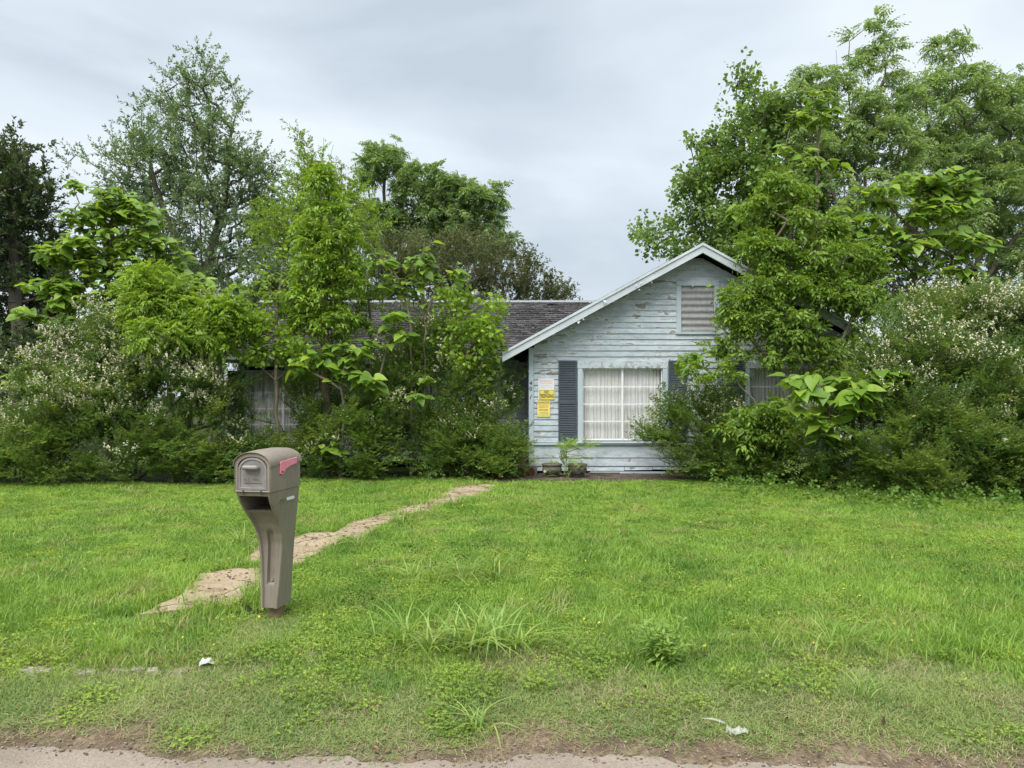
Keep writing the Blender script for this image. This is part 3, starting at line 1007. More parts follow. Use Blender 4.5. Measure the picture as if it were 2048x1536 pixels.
for i in range(3):
    wd = (.21, .18, .20)[i]
    zc = gzz(809.6 + i * 2.6)
    n = 9
    for k in range(n):
        a = gx(1087.3) - wd / 2 + wd * k / n
        box('print_mark', a, a + wd / n * .72, y3 - .0037, y3 - .003, zc - .008, zc + .007, M['ink_red'], s3)
text_mesh('lettering', 'BEWARE', M['ink_brown'], s3, gx(1087.3), gzz(820), .165, .042, y3 - .0033, bold=.01)
for i in range(3):
    zc = gzz(825.2 + i * 2.4)
    box('print_line', gx(1087.3) - .09, gx(1087.3) + .09, y3 - .0037, y3 - .003, zc - .004, zc + .003, M['ink_brown'], s3)

# ---- brick steps at the porch, left of the corner
steps = empty('brick_steps', (-.05, 15.0, LAWN), 'dark red brick porch steps half covered by the shrub', 'steps')
def brick_steps():
    rr = random.Random(9)
    levels = [(-1.0, .50, 14.55, .06, .25), (-1.0, .36, 15.25, .25, .42)]
    for li, (x0, x1, yf, z0, z1) in enumerate(levels):
        xe = x1 if li == 0 else XL - .02
        box('core', x0 + .01, xe - .012, yf + .012, 16.4 if li else 15.26, z0 - .02, z1 - .008, M['mortar'], steps)
        # header bricks on edge along the front
        bw = .066
        me = boxmesh('brick', -bw / 2, bw / 2, 0, .20, 0, z1 - z0 - .01, .005); me.materials.append(M['brick'])
        x = x0 + bw / 2
        while x + bw / 2 < xe:
            o = link('brick', me, None, steps)
            o.location = (x, yf + rr.uniform(-.006, .006), z0 + rr.uniform(-.004, .004)); o.rotation_euler = (rr.uniform(-.02, .02), 0, rr.uniform(-.02, .02))
            x += bw + .010
brick_steps()

# ================================================================== the mailbox
def mailbox_mat():
    k = NT('taupe_mailbox_plastic')
    fade = k.ramp(k.noise(k.pos((1, 1, .6)), 3.5, 4), [(.3, (.200, .172, .138)), (.7, (.268, .232, .188))])
    streak = k.ramp(k.noise(k.pos((9, 9, .9)), 4.0, 5, .65), [(.45, 1.0), (.75, .80)])
    spot = k.ramp(k.noise(k.pos(), 38, 4, .7), [(.62, 1.0), (.72, .78)])
    k.set(k.mix(1.0, k.mix(1.0, fade, streak, 'MULTIPLY'), spot, 'MULTIPLY'), k.ramp(k.noise(k.pos(), 8, 4), [(.3, .45), (.7, .68)]), .35)
    k.bump(k.noise(k.pos(), 160, 3), .08, .002)
    return k.m
M['mb'] = mailbox_mat()
M['mb_door'] = plain('grey_mailbox_door', (.235, .222, .208), .5, .4, noise=.12, nscale=18, bump=.15)
M['mb_flag'] = plain('faded_pink_flag', (.82, .27, .35), .5, .35, noise=.05, bump=0)
M['mb_plate'] = plain('white_number_plate', (.72, .74, .75), .35, .5, noise=.04, bump=0)
M['post'] = bark('split_wooden_post', (.13, .085, .05), (.30, .215, .14))
M['screw'] = plain('steel_screw', (.55, .55, .55), .3, .5, .8, bump=0)
MBP = G(553, 1235)
mb = empty('mailbox', (MBP[0], MBP[1], float(gz(MBP[0], MBP[1]))), 'taupe plastic mailbox on a wooden post with a pink flag and newspaper slot', 'mailbox', rz=R(-11.3))
def mlink(name, me, mat, par=None):
    o = link(name, me, mat, par or mb, world=False)
    return o
VC = .32
LV = np.array([(.094, .066, .205), (.2, .07, .215), (.318, .0775, .226), (.45, .086, .232), (.55, .094, .230), (.62, .100, .212), (.69, .107, .172),
               (.74, .112, .130), (.80, .119, .078), (.86, .125, .034), (.905, .128, .010), (.935, .1295, .0)])
def lv(z):
    return np.interp(z, LV[:, 0], LV[:, 1]), np.interp(z, LV[:, 0], LV[:, 2])
def mb_pedestal():
    zs = list(np.linspace(.094, .78, 48)) + [.7801, .80, .8001] + list(np.linspace(.82, .91, 8)) + [.9101, .935]
    lip = .020
    rows = []
    for z in zs:
        w, s = lv(z)
        rec = .016                                   # the front panel lies between two cheeks
        if z > .6: rec = .016 + .012 * sstep(.6, .76, z)
        if .8001 <= z <= .91: rec = .30              # newspaper slot
        elif .7801 <= z < .8001: rec = .022          # lip of its shelf
        elif z > .91: rec = .004
        gr = 0
        if .25 < z < .665: gr = .024 * float(sstep(.25, .27, z) * sstep(.665, .60, z))
        g = .022 - .004 * float(sstep(.3, .6, z))
        c = .012                                     # rounded outer corners
        b = VC + .10
        f = s
        pts = [(-w, b - c), (-w, f + c), (-w + .004, f + .004), (-w + c, f), (-w + lip, f), (-w + lip + .007, f + rec),
               (-g - .008, f + rec), (-g, f + rec + gr), (g, f + rec + gr), (g + .008, f + rec),
               (w - lip - .007, f + rec), (w - lip, f), (w - c, f), (w - .004, f + .004), (w, f + c), (w, b - c), (w - c, b), (-w + c, b)]
        rows.append([(u, v - VC, z) for u, v in pts])
    n = len(rows[0]); V = [p for r in rows for p in r]
    Fc = [(r * n + i, r * n + (i + 1) % n, (r + 1) * n + (i + 1) % n, (r + 1) * n + i) for r in range(len(rows) - 1) for i in range(n)]
    Fc += [tuple(range(n))[::-1], tuple(range((len(rows) - 1) * n, len(rows) * n))]
    me = pymesh('pedestal', V, Fc)
    bm = bmesh.new(); bm.from_mesh(me); bmesh.ops.recalc_face_normals(bm, faces=bm.faces[:]); bm.to_mesh(me); bm.free()
    for p in me.polygons: p.use_smooth = True
    o = mlink('pedestal', me, M['mb'])
    me.set_sharp_from_angle(angle=R(32))
    return o
ped = mb_pedestal()
def arch(w, z0, zs, zt, n=18, flat=.0):
    """outline of the arched box seen from the front: straight sides to zs, then a flat arch to zt"""
    pts = [(-w, z0)]
    for i in range(n + 1):
        a = math.pi - math.pi * i / n
        x = w * math.copysign(abs(math.cos(a)) ** .95, math.cos(a)); z = zs + (zt - zs) * abs(math.sin(a)) ** .98
        pts.append((x, z))
    pts.append((w, z0))
    return pts
def mb_head():
    w = .133; z0 = .938; zs = 1.118; zt = 1.205
    n = None
    secs = []
    # (depth, inset of the outline) gives the rounded front edge, body and rounded back
    for (v, k) in ((-.004, .010), (-.010, .004), (-.004, 0), (.02, 0), (.15, -.0015), (.30, -.0015), (.418, 0), (.428, .004), (.434, .014)):
        bul = .012 * math.sin(math.pi * min(max(v / .43, 0), 1))
        secs.append([(x, v - VC, z) for x, z in arch(w - k, z0 + max(k, 0), zs, zt - k + bul)])
    inn = arch(w - .024, z0 + .012, zs - .012, zt - .026)
    secs = [[(x, -.004 - VC, z) for x, z in inn]] + secs
    secs = [[(x, .022 - VC, z) for x, z in inn]] + secs
    n = len(inn)
    V = [p for s in secs for p in s]
    Fc = [(r * n + i, r * n + (i + 1) % n, (r + 1) * n + (i + 1) % n, (r + 1) * n + i) for r in range(len(secs) - 1) for i in range(n)]
    Fc += [tuple(range(n)), tuple(range((len(secs) - 1) * n, len(secs) * n))]
    me = pymesh('mailbox_body', V, Fc)
    bm = bmesh.new(); bm.from_mesh(me); bmesh.ops.recalc_face_normals(bm, faces=bm.faces[:]); bm.to_mesh(me); bm.free()
    for p in me.polygons: p.use_smooth = True
    me.set_sharp_from_angle(angle=R(40))
    mlink('mailbox_body', me, M['mb'])
    # seam shadow gap between head and pedestal
    mlink('seam', boxmesh('seam', -.125, .125, .006 - VC, .41 - VC, .930, .942), M['number'])
    # roof lid edge: a thin proud arch along the top
    secs = []
    for (v, k) in ((-.016, -.002), (-.016, -.006), (.10, -.0065), (.30, -.0065), (.438, -.006), (.440, -.002)):
        bul = .012 * math.sin(math.pi * min(max(v / .43, 0), 1))
        secs.append([(x, v - VC, z + bul) for x, z in arch(w - k, zs - .006, zs, zt - k)])
    # close underneath with an inner shell
    V = [p for s in secs for p in s]
    Fc = [(r * n + i, r * n + i + 1, (r + 1) * n + i + 1, (r + 1) * n + i) for r in range(len(secs) - 1) for i in range(n - 1)]
    me = pymesh('roof_lid', V, Fc, True)
    me.set_sharp_from_angle(angle=R(40))
    mlink('roof_lid', me, M['mb'])
mb_head()
def mb_door():
    w = .105
    o = [(x, z) for x, z in arch(w, .952, 1.085, 1.172)]
    i1 = [(x, z) for x, z in arch(w - .012, .966, 1.080, 1.160)]
    i2 = [(x, z) for x, z in arch(w - .016, .970, 1.078, 1.156)]
    i3 = [(x, z) for x, z in arch(w - .026, .982, 1.072, 1.146)]
    n = len(o)
    V = []
    for pts, v in ((o, .022), (o, -.004), (i1, -.006), (i2, .001), (i3, .001)):
        V += [(x, v - VC, z) for x, z in pts]
    Fc = [(r * n + i, r * n + (i + 1) % n, (r + 1) * n + (i + 1) % n, (r + 1) * n + i) for r in range(4) for i in range(n)] + [tuple(range(4 * n, 5 * n))]
    me = pymesh('door', V, Fc)
    bm = bmesh.new(); bm.from_mesh(me); bmesh.ops.recalc_face_normals(bm, faces=bm.faces[:]); bm.to_mesh(me); bm.free()
    d = mlink('door', me, M['mb_door'])
    hm = boxmesh('handle', -.058, .058, -.052 - VC, .0 - VC, 1.085, 1.122, .010)
    for v in hm.vertices:
        if v.co.y < -.03 - VC and v.co.z < 1.1: v.co.z += .008
    mlink('handle', hm, M['mb_door'], d)
    for (s, z, h, ww) in (('U.S. MAIL', 1.024, .020, .13), ('APPROVED BY THE POSTMASTER GENERAL', 1.000, .006, .135)):
        t = text_mesh('embossed_lettering', s, M['mb_door'], None, 0, z, ww, h, .0008 - VC, ext=.004)
        t.parent = d
    for x in (-.066, .066):
        mlink('hinge', boxmesh('hinge', x - .006, x + .006, -.012 - VC, .0 - VC, .925, .95, .002), M['number'], d)
mb_door()
# flag on the right cheek
fl = [(.115, 1.055), (.118, 1.128), (.128, 1.136), (.352, 1.150), (.354, 1.108), (.255, 1.098), (.200, 1.086), (.168, 1.066), (.158, 1.052), (.136, 1.046)]
me = pymesh('flag', [(.1352, v - VC, z) for v, z in fl] + [(.144, v - VC, z) for v, z in fl],
            [tuple(range(len(fl)))[::-1], tuple(range(len(fl), 2 * len(fl)))] + [(i, (i + 1) % len(fl), len(fl) + (i + 1) % len(fl), len(fl) + i) for i in range(len(fl))])
flag = mlink('flag', me, M['mb_flag'])
V, Q = tubes([(.143, .138 - VC, 1.066)], [(.150, .138 - VC, 1.066)], [.008], [.006], 10)
mlink('pivot', npmesh('pivot', V, Q), M['number'], flag)
# slot with the white plate
def rounded(v0, v1, z0, z1, x0, x1, n=6):
    r = (z1 - z0) / 2
    pts = []
    for i in range(n + 1):
        a = math.pi / 2 + math.pi * i / n; pts.append((v0 + r + r * math.cos(a), (z0 + z1) / 2 + r * math.sin(a)))
    for i in range(n + 1):
        a = -math.pi / 2 + math.pi * i / n; pts.append((v1 - r + r * math.cos(a), (z0 + z1) / 2 + r * math.sin(a)))
    m = len(pts)
    return pymesh('slot', [(x0, v - VC, z) for v, z in pts] + [(x1, v - VC, z) for v, z in pts], [tuple(range(m))[::-1], tuple(range(m, 2 * m))] + [(i, (i + 1) % m, m + (i + 1) % m, m + i) for i in range(m)])
mlink('number_slot', rounded(.12, .345, .848, .882, .110, .1285), M['mb'])
mlink('number_slot', rounded(.127, .338, .854, .876, .110, .1292), plain('slot_shadow_plastic', (.15, .132, .112), .6))
mlink('number_plate', rounded(.225, .338, .854, .876, .110, .1302), M['mb_plate'])
V, Q = tubes([(0, .232 + .030 - VC, .285)], [(0, .232 + .02 - VC, .285)], [.013], [.011], 12)
Q = list(map(tuple, Q)) + [tuple(range(12, 24))]
mlink('screw', pymesh('screw', V, Q), M['screw'])
# the wooden post: split top hidden inside, rough foot
def post():
    rr = random.Random(2)
    n = 16
    V = []
    for z in np.linspace(-.12, .30, 6):
        for i in range(n):
            a = 2 * math.pi * i / n + math.pi / 16
            c, s = math.cos(a), math.sin(a)
            k = .047 / max(abs(c), abs(s)) ** .85
            k *= 1 + rr.uniform(-.04, .04)
            V.append((c * k, s * k, z))
    Fc = [(r * n + i, r * n + (i + 1) % n, (r + 1) * n + (i + 1) % n, (r + 1) * n + i) for r in range(5) for i in range(n)]
    mlink('post', pymesh('post', V, Fc), M['post'])
post()

# ================================================================== plants: templates
def unit(v): return v / np.maximum(np.linalg.norm(v, axis=-1, keepdims=True), 1e-9)
def kites(pos, d, nor, L, Wd, fold=.18, droop=.12):
    """four-cornered folded leaves"""
    d = unit(d); s = unit(np.cross(d, nor)); nn = np.cross(s, d)
    L = np.asarray(L)[:, None]; Wd = np.asarray(Wd)[:, None]
    m = pos + d * L * .45
    a = m + s * Wd / 2 + nn * Wd * fold
    b = m - s * Wd / 2 + nn * Wd * fold
    t = pos + d * L - nn * L * droop
    V = np.stack([pos, a, t, b], 1).reshape(-1, 3)
    k = np.arange(len(pos))[:, None] * 4
    T = np.concatenate([k + [0, 1, 2], k + [0, 2, 3]], 1).reshape(-1, 3)
    return V, T
def hexes(pos, d, nor, L, Wd, fold=.15, droop=.2):
    """rounder leaves: six outline points and a midrib"""
    d = unit(d); s = unit(np.cross(d, nor)); nn = np.cross(s, d)
    L = np.asarray(L)[:, None]; Wd = np.asarray(Wd)[:, None]
    def at(t, w):
        return pos + d * L * t + s * Wd * w + nn * (np.abs(w) * Wd * fold * 2 - L * droop * t * t)
    V = np.stack([at(0, 0), at(.28, .46), at(.62, .38), at(1, 0), at(.62, -.38), at(.28, -.46), at(.45, 0)], 1).reshape(-1, 3)
    k = np.arange(len(pos))[:, None] * 7
    T = np.concatenate([k + q for q in ([0, 1, 6], [1, 2, 6], [2, 3, 6], [3, 4, 6], [4, 5, 6], [5, 0, 6])], 1).reshape(-1, 3)
    return V, T
def merge(parts):
    V, T, va, b = [], [], [], 0
    for v, t, a in parts:
        V.append(v); T.append(t + b); va.append(a); b += len(v)
    return np.concatenate(V), np.concatenate(T), np.concatenate(va)
def lv_var(rng, n, k, lo=0., hi=1.): return np.repeat(rng.uniform(lo, hi, n), k)

def spray_twig(rng, n, length, L, Wd, spread=1.0, shape='k', up=.35, flat=0.):
    """leaves set round a straight twig along +x"""
    t = np.sort(rng.uniform(.08, 1, n)) * length
    a = rng.uniform(0, 2 * np.pi, n)
    if flat: a = np.where(rng.random(n) < .5, 0, np.pi) + rng.normal(0, .45, n)
    out = np.stack([np.full(n, .75), np.cos(a) * spread, np.sin(a) * spread * (1 - .6 * flat) + up * .5], 1)
    out = unit(out + rng.normal(0, .18, (n, 3)))
    pos = np.stack([t, rng.normal(0, .012, n), rng.normal(0, .012, n) + .0 * t], 1)
    nor = unit(np.stack([-.3 * np.ones(n), np.zeros(n), np.ones(n)], 1) + rng.normal(0, .35, (n, 3)))
    l = L * rng.uniform(.65, 1.2, n)
    f = kites if shape == 'k' else hexes
    V, T = f(pos, out, nor, l, l * Wd, droop=rng.uniform(.05, .3))
    return V, T, lv_var(rng, n, 4 if shape == 'k' else 7)
def spray_compound(rng, leaves, leaflets, rachis, L, Wd, hang=.5, shape='k'):
    """a shoot tip with pinnate leaves arching out and down"""
    parts = []
    for i in range(leaves):
        a = 2.4 * i + rng.uniform(-.3, .3)
        x0 = rng.uniform(0, .5) * rachis
        el = rng.uniform(-.1, .7)
        dh = np.array([.35 + .3 * math.sin(el), math.cos(a) * math.cos(el), math.sin(a) * math.cos(el) * .7 + .25])
        dh /= np.linalg.norm(dh)
        rl = rachis * rng.uniform(.7, 1.15)
        ts = np.linspace(.3, 1, (leaflets + 1) // 2)
        P0, D = [], []
        for t in ts:
            p = np.array([x0, 0, 0]) + dh * rl * t + np.array([0, 0, -hang * rl * t * t])
            tan = dh + np.array([0, 0, -2 * hang * t]); tan /= np.linalg.norm(tan)
            sd = np.cross(tan, [0, 0, 1.]); sd /= max(np.linalg.norm(sd), 1e-6)
            if t == ts[-1]: P0.append(p); D.append(tan)
            else:
                for s in (-1, 1): P0.append(p); D.append(tan * .55 + sd * s * .8 + np.array([0, 0, -.25]))
        P0 = np.array(P0); D = np.array(D) + rng.normal(0, .12, (len(P0), 3))
        nor = np.array([[0, 0, 1.]]) + rng.normal(0, .3, (len(P0), 3))
        l = L * rng.uniform(.75, 1.15, len(P0))
        V, T = (kites if shape == 'k' else hexes)(P0, D, nor, l, l * Wd, droop=.22)
        base = rng.uniform(0, .7)
        parts.append((V, T, np.repeat(base + rng.uniform(0, .3, len(P0)), 4 if shape == 'k' else 7)))
    return merge(parts)
def spray_umbrella(rng, n, L, Wd, pet):
    """leaves on stalks round a shoot (tallow, mulberry)"""
    a = np.arange(n) * 2.4 + rng.uniform(-.3, .3, n)
    t = rng.uniform(0, .28, n)
    el = rng.uniform(-.2, .8, n)
    out = np.stack([np.sin(el) * .6 + .25, np.cos(a) * np.cos(el), np.sin(a) * np.cos(el)], 1)
    pos = np.stack([t, t * 0, t * 0], 1) + out * (pet * rng.uniform(.5, 1.1, n))[:, None]
    out[:, 2] -= .5
    nor = unit(np.array([[.1, 0, 1.]]) + rng.normal(0, .35, (n, 3)))
    l = L * rng.uniform(.7, 1.2, n)
    V, T = hexes(pos, out, nor, l, l * Wd, droop=.25)
    return V, T, lv_var(rng, n, 7)
def privet_axes(rng, length, twigs):
    ax = [(np.zeros(3), np.array([1., 0, 0]), length)]
    for j in range(twigs):
        t = .12 + .78 * (j + .5) / twigs
        sgn = 1 if j % 2 else -1
        d = unit(np.array([.8, sgn * rng.uniform(.45, .8), rng.uniform(.05, .55)]))
        ax.append((np.array([length * t, 0, -.28 * (length * t) ** 2]), d, length * rng.uniform(.28, .5) * (1.15 - .5 * t)))
    return ax
def spray_privet(rng, twigs=7, length=.72):
    """arching privet plume and, apart, its flower panicles: side twigs rise from a bent main twig, small leaves in pairs"""
    parts, fl = [], []
    for k, (o, d, ln) in enumerate(privet_axes(rng, length, twigs)):
        n = max(4, int(ln / .042))
        t = np.linspace(.08, 1, n) * ln
        sag = -.28 * t ** 2
        pos = o + d * t[:, None] + np.stack([0 * t, 0 * t, sag], 1)
        sd = unit(np.cross(d, [0, 0, 1.]))
        for s in (-1, 1):
            D = d * .6 + sd * s + rng.normal(0, .3, (n, 3)) + np.array([0, 0, .15])
            nor = np.array([[0, 0, 1.]]) + rng.normal(0, .4, (n, 3))
            l = .060 * rng.uniform(.55, 1.25, n)
            V, T = kites(pos, D, nor, l, l * .5)
            parts.append((V, T, np.repeat(np.clip(rng.uniform(0, .7, n) + .3 * (t / ln) ** 2, 0, 1), 4)))
        for q in ((.6, .8, 1.0) if k == 0 else (.65, 1.0)):
            p = o + d * ln * q + np.array([0, 0, -.28 * (ln * q) ** 2])
            V, T, a = panicle(rng, 9, .10)
            e = unit(d * .7 + np.array([0, rng.normal(0, .25), .75]))
            s_ = unit(np.cross([0, 0, 1.], e)); u_ = np.cross(e, s_)
            fl.append((p + V @ np.stack([e, s_, u_]), T, a))
    return merge(parts), merge(fl)
def panicle(rng, n=9, length=.10):
    """cone of tiny cream flowers along +x"""
    t = rng.uniform(0, 1, n)
    a = rng.uniform(0, 2 * np.pi, n); r = .020 * (1 - t * .8) * rng.uniform(.4, 1.1, n)
    pos = np.stack([t * length, np.cos(a) * r, np.sin(a) * r], 1)
    D = rng.normal(0, 1, (n, 3)) + [.6, 0, .2]
    nor = rng.normal(0, 1, (n, 3))
    l = np.full(n, .027) * rng.uniform(.7, 1.3, n)
    V, T = kites(pos, D, nor, l, l * .8)
    return V, T, lv_var(rng, n, 4)

def scatter(rng, templates, pos, d, scale, var_sp=.35, upv=None, pick=None):
    """copies of leaf sprays set at pos, along d, into one vertex array"""
    d = unit(d)
    up = np.array([[0, 0, 1.]]) + rng.normal(0, .25, d.shape) if upv is None else upv
    s = unit(np.cross(up, d)); u = np.cross(d, s)
    Vs, Ts, As, b = [], [], [], 0
    if pick is None: pick = rng.integers(0, len(templates), len(pos))
    for k, (tv_, tt, ta) in enumerate(templates):
        ix = np.nonzero(pick == k)[0]
        if not len(ix): continue
        v = pos[ix][:, None, :] + scale[ix][:, None, None] * (tv_[None, :, 0:1] * d[ix][:, None, :] + tv_[None, :, 1:2] * s[ix][:, None, :] + tv_[None, :, 2:3] * u[ix][:, None, :])
        m, n = len(ix), len(tv_)
        t = tt[None] + (np.arange(m) * n)[:, None, None] + b
        a = np.clip(ta[None] * (1 - var_sp) + rng.uniform(0, var_sp, m)[:, None], 0, 1)
        Vs.append(v.reshape(-1, 3)); Ts.append(t.reshape(-1, 3)); As.append(a.ravel())
        b += m * n
    return np.concatenate(Vs), np.concatenate(Ts), np.concatenate(As)

# ------------------------------------------------------------------ plants: skeleton
def in_clumps(rng, clumps, n, shell=.35):
    """n points spread through ellipsoids (px, py, rx, rz in picture units, depth Y, ry in metres)"""
    C = []; Rr = []
    for (px, py, rx, rz, Y, ry) in clumps:
        C.append(P(px, py, Y)); Rr.append((rx / F * Y, ry, rz / F * Y))
    C = np.array(C); Rr = np.array(Rr)
    w = np.prod(Rr, 1) ** .72; w /= w.sum()
    k = rng.choice(len(C), n, p=w)
    v = unit(rng.normal(0, 1, (n, 3)))
    r = rng.random(n) ** (1 / 3)
    r = np.where(rng.random(n) < shell, np.maximum(r, .8), r)
    return C[k] + v * r[:, None] * Rr[k], k
def skeleton(rng, stems, tips, step=.3, up=.7, bow=.12):
    """joins every tip to the nearest fitting node, so that limbs fork and rise"""
    cap = sum(len(s) for s in stems) + 400
    for t in tips: cap += 14
    Pn = np.zeros((cap * 2, 3)); par = np.full(cap * 2, -1); plen = np.zeros(cap * 2); n = 0
    trunk_end = 0
    for s in stems:
        s = np.array(s, float)
        prev = -1
        for i in range(len(s) - 1):
            m = max(1, int(np.linalg.norm(s[i + 1] - s[i]) / step))
            for j in range(m + (1 if i == len(s) - 2 else 0)):
                p = s[i] + (s[i + 1] - s[i]) * j / m
                if prev >= 0: p = p + rng.normal(0, .02, 3) * [1, 1, .2]
                Pn[n] = p; par[n] = prev
                plen[n] = 0 if prev < 0 else plen[prev] + np.linalg.norm(p - Pn[prev])
                prev = n; n += 1
    trunk_end = n
    dmin = np.min(np.linalg.norm(tips[:, None, :] - Pn[None, :n:2, :], axis=2), axis=1)
    order = np.argsort(dmin + rng.uniform(0, .3, len(tips)))
    tip_id = []
    for ti in order:
        t = tips[ti]
        dv = t - Pn[:n]; dist = np.linalg.norm(dv, axis=1)
        rise = dv[:, 2] / np.maximum(dist, 1e-6)
        cost = dist * (1 + up * np.clip(.35 - rise, 0, 1.35)) + .06 * plen[:n]
        j = int(np.argmin(cost)); L = dist[j]
        m = max(1, int(L / step)); prev = j
        if n + m + 2 >= len(Pn): break
        b = rng.normal(0, bow * L, 3); b[2] = -abs(b[2]) * .8 if up > 0 else b[2]
        for q in range(1, m + 1):
            f = q / m
            p = Pn[j] + (t - Pn[j]) * f + b * f * (1 - f) * 1.6
            Pn[n] = p; par[n] = prev; plen[n] = plen[prev] + np.linalg.norm(p - Pn[prev]); prev = n; n += 1
        tip_id.append(prev)
    cnt = np.zeros(n)
    cnt[tip_id] = 1
    for i in range(n - 1, 0, -1):
        if par[i] >= 0: cnt[par[i]] += cnt[i]
    return Pn[:n], par[:n], np.maximum(cnt, .6), np.array(tip_id), trunk_end
def wood(name, Pn, par, cnt, r0, ex, rmin, mat, parent, rmax=None):
    r = np.maximum(r0 * cnt ** ex, rmin)
    if rmax: r = np.minimum(r, rmax)
    i = np.nonzero(par >= 0)[0]; p = par[i]
    ra = np.minimum(r[p], r[i] * 1.35)
    thick = r[i] > .018
    V, Q, b = [], [], 0
    for sel, n in ((thick, 7), (~thick, 3)):
        if sel.any():
            v, q = tubes(Pn[p[sel]], Pn[i[sel]], ra[sel], r[i[sel]], n)
            V.append(v)
            Q.append(q + b); b += len(v)
    return link(name, npmesh(name, np.concatenate(V), np.concatenate(Q), smooth=True), mat, parent)

def tree(name, label, cat, base, stems_px, clumps, n_tips, templates, mat, barkm, per=3, scale=1.0, seed=1, group=None, step=.3,
         up=.7, r0=.008, ex=.5, rise=.35, crown='crown', trunk='trunk', shell=.35, gaps=0.0, twig_nodes=2, rmax=None, back=.6, dirscale=.55):
    rng = np.random.default_rng(seed)
    root = empty(name, tuple(base), label, cat, group)
    tips, _ = in_clumps(rng, clumps, int(n_tips * (1 + gaps)), shell)
    tips = tips[tips[:, 2] > .12]
    if gaps:
        f = np.sin(tips[:, 0] * 2.3 + seed) * np.sin(tips[:, 2] * 2.7 + seed * 2) + .7 * np.sin(tips[:, 1] * 2.9 + tips[:, 2] * 1.3)
        tips = tips[np.argsort(f + rng.uniform(-.5, .5, len(tips)))[-n_tips:]]
    Pn, par, cnt, tid, te = skeleton(rng, stems_px, tips, step, up)
    wood(trunk, Pn, par, cnt, r0, ex, .0035, barkm, root, rmax)
    # sprays at the tips and on the last nodes before them
    pos, dr = [], []
    node = tid.copy()
    for k in range(twig_nodes):
        ok = (node >= te) & (par[node] >= 0)
        nd = node[ok]
        e = unit(Pn[nd] - Pn[par[nd]])
        m = per if k == 0 else max(1, per - 1)
        for _ in range(m):
            pos.append(Pn[nd] + rng.normal(0, .05, (len(nd), 3)))
            dr.append(e * dirscale + rng.normal(0, .55, (len(nd), 3)) + [0, 0, rise])
        node = np.where(ok, par[node], node)
    pos = np.concatenate(pos); dr = np.concatenate(dr)
    sc = scale * rng.uniform(.7, 1.25, len(pos))
    V, T, a = scatter(rng, templates, pos, dr, sc)
    keep = V[:, 2].reshape(-1)
    V[:, 2] = np.maximum(V[:, 2], .06)
    tag(link(crown, npmesh(crown, V, T, a), mat, root), kind='stuff')
    return root

_r = np.random.default_rng(42)
T_OAK = [spray_twig(_r, 24, .62, .105, .44) for _ in range(4)]
T_DARK = [spray_twig(_r, 38, .62, .105, .48, spread=.9) for _ in range(4)]
T_PECAN = [spray_compound(_r, 6, 9, .32, .12, .40, .5) for _ in range(4)]
T_OLIVE = [spray_twig(_r, 28, .6, .085, .5, up=.8) for _ in range(3)]
T_BOX = [spray_compound(_r, 5, 5, .18, .095, .46, .55, 'h') for _ in range(5)]
T_CHINA = [spray_compound(_r, 8, 9, .32, .10, .42, .75) for _ in range(4)]
T_TALLOW = [spray_umbrella(_r, 11, .088, .85, .07) for _ in range(4)]
T_SUMAC = [spray_compound(_r, 5, 13, .32, .09, .36, .55) for _ in range(4)]
T_MULB = [spray_umbrella(_r, 9, .105, .78, .06) for _ in range(4)]
_pp = [spray_privet(_r) for _ in range(6)]
T_PRIVET = [q[0] for q in _pp]
T_PFLOWER = [q[1] for q in _pp]

# ================================================================== trees
def stem(*pts): return [P(*p) for p in pts]
def base_of(px, Y): return np.array([(px - 1024) / F * Y, Y, LAWN - .02])
def stem_from(px, Y, *pts): return [base_of(px, Y)] + [P(*p) for p in pts]
BG = 'trees behind the house'

# ---- far: a low wood that closes the view between the trunks
def woods():
    rng = np.random.default_rng(5)
    n = 750
    X = np.concatenate([rng.uniform(-42, -10, n), rng.uniform(13, 44, n)])
    Z = rng.uniform(0, 1, 2 * n) ** .8 * (4.6 + 1.0 * np.sin(X * .6) + .5 * np.sin(X * 1.7))
    Y = 38 + rng.normal(0, 1.3, 2 * n)
    pos = np.stack([X, Y, Z + .1], 1)
    V, T, a = scatter(rng, T_DARK, pos, rng.normal(0, 1, pos.shape) + [0, -.4, .4], rng.uniform(1.8, 3.0, len(pos)))
    V[:, 2] = np.maximum(V[:, 2], .0)
    tag(link('distant_wood', npmesh('distant_wood', V, T, a), M['dark_leaf']), 'low dark wood far behind the house between the tree trunks', 'wood', kind='stuff')
woods()

b = base_of(18, 20)
tree('evergreen_tree', 'dense dark green tree at the left edge behind the flowering shrub', 'tree', b,
     [stem_from(38, 20, (38, 700, 20), (30, 560, 20), (20, 380, 20))],
     [(15, 320, 42, 45, 20, .9), (-20, 400, 100, 90, 20, 1.4), (60, 380, 45, 50, 20, .9), (10, 480, 90, 80, 20.3, 1.4), (20, 590, 95, 85, 20.5, 1.4), (-10, 700, 90, 80, 20.8, 1.3), (95, 620, 60, 90, 21.5, 1.1), (50, 770, 110, 50, 22, 1.0), (45, 690, 60, 60, 19.3, .5), (60, 780, 70, 40, 19.3, .4)],
     720, T_DARK, M['dark_leaf'], M['bark'], per=2, seed=11, group=BG, r0=.009, gaps=.15, twig_nodes=2)

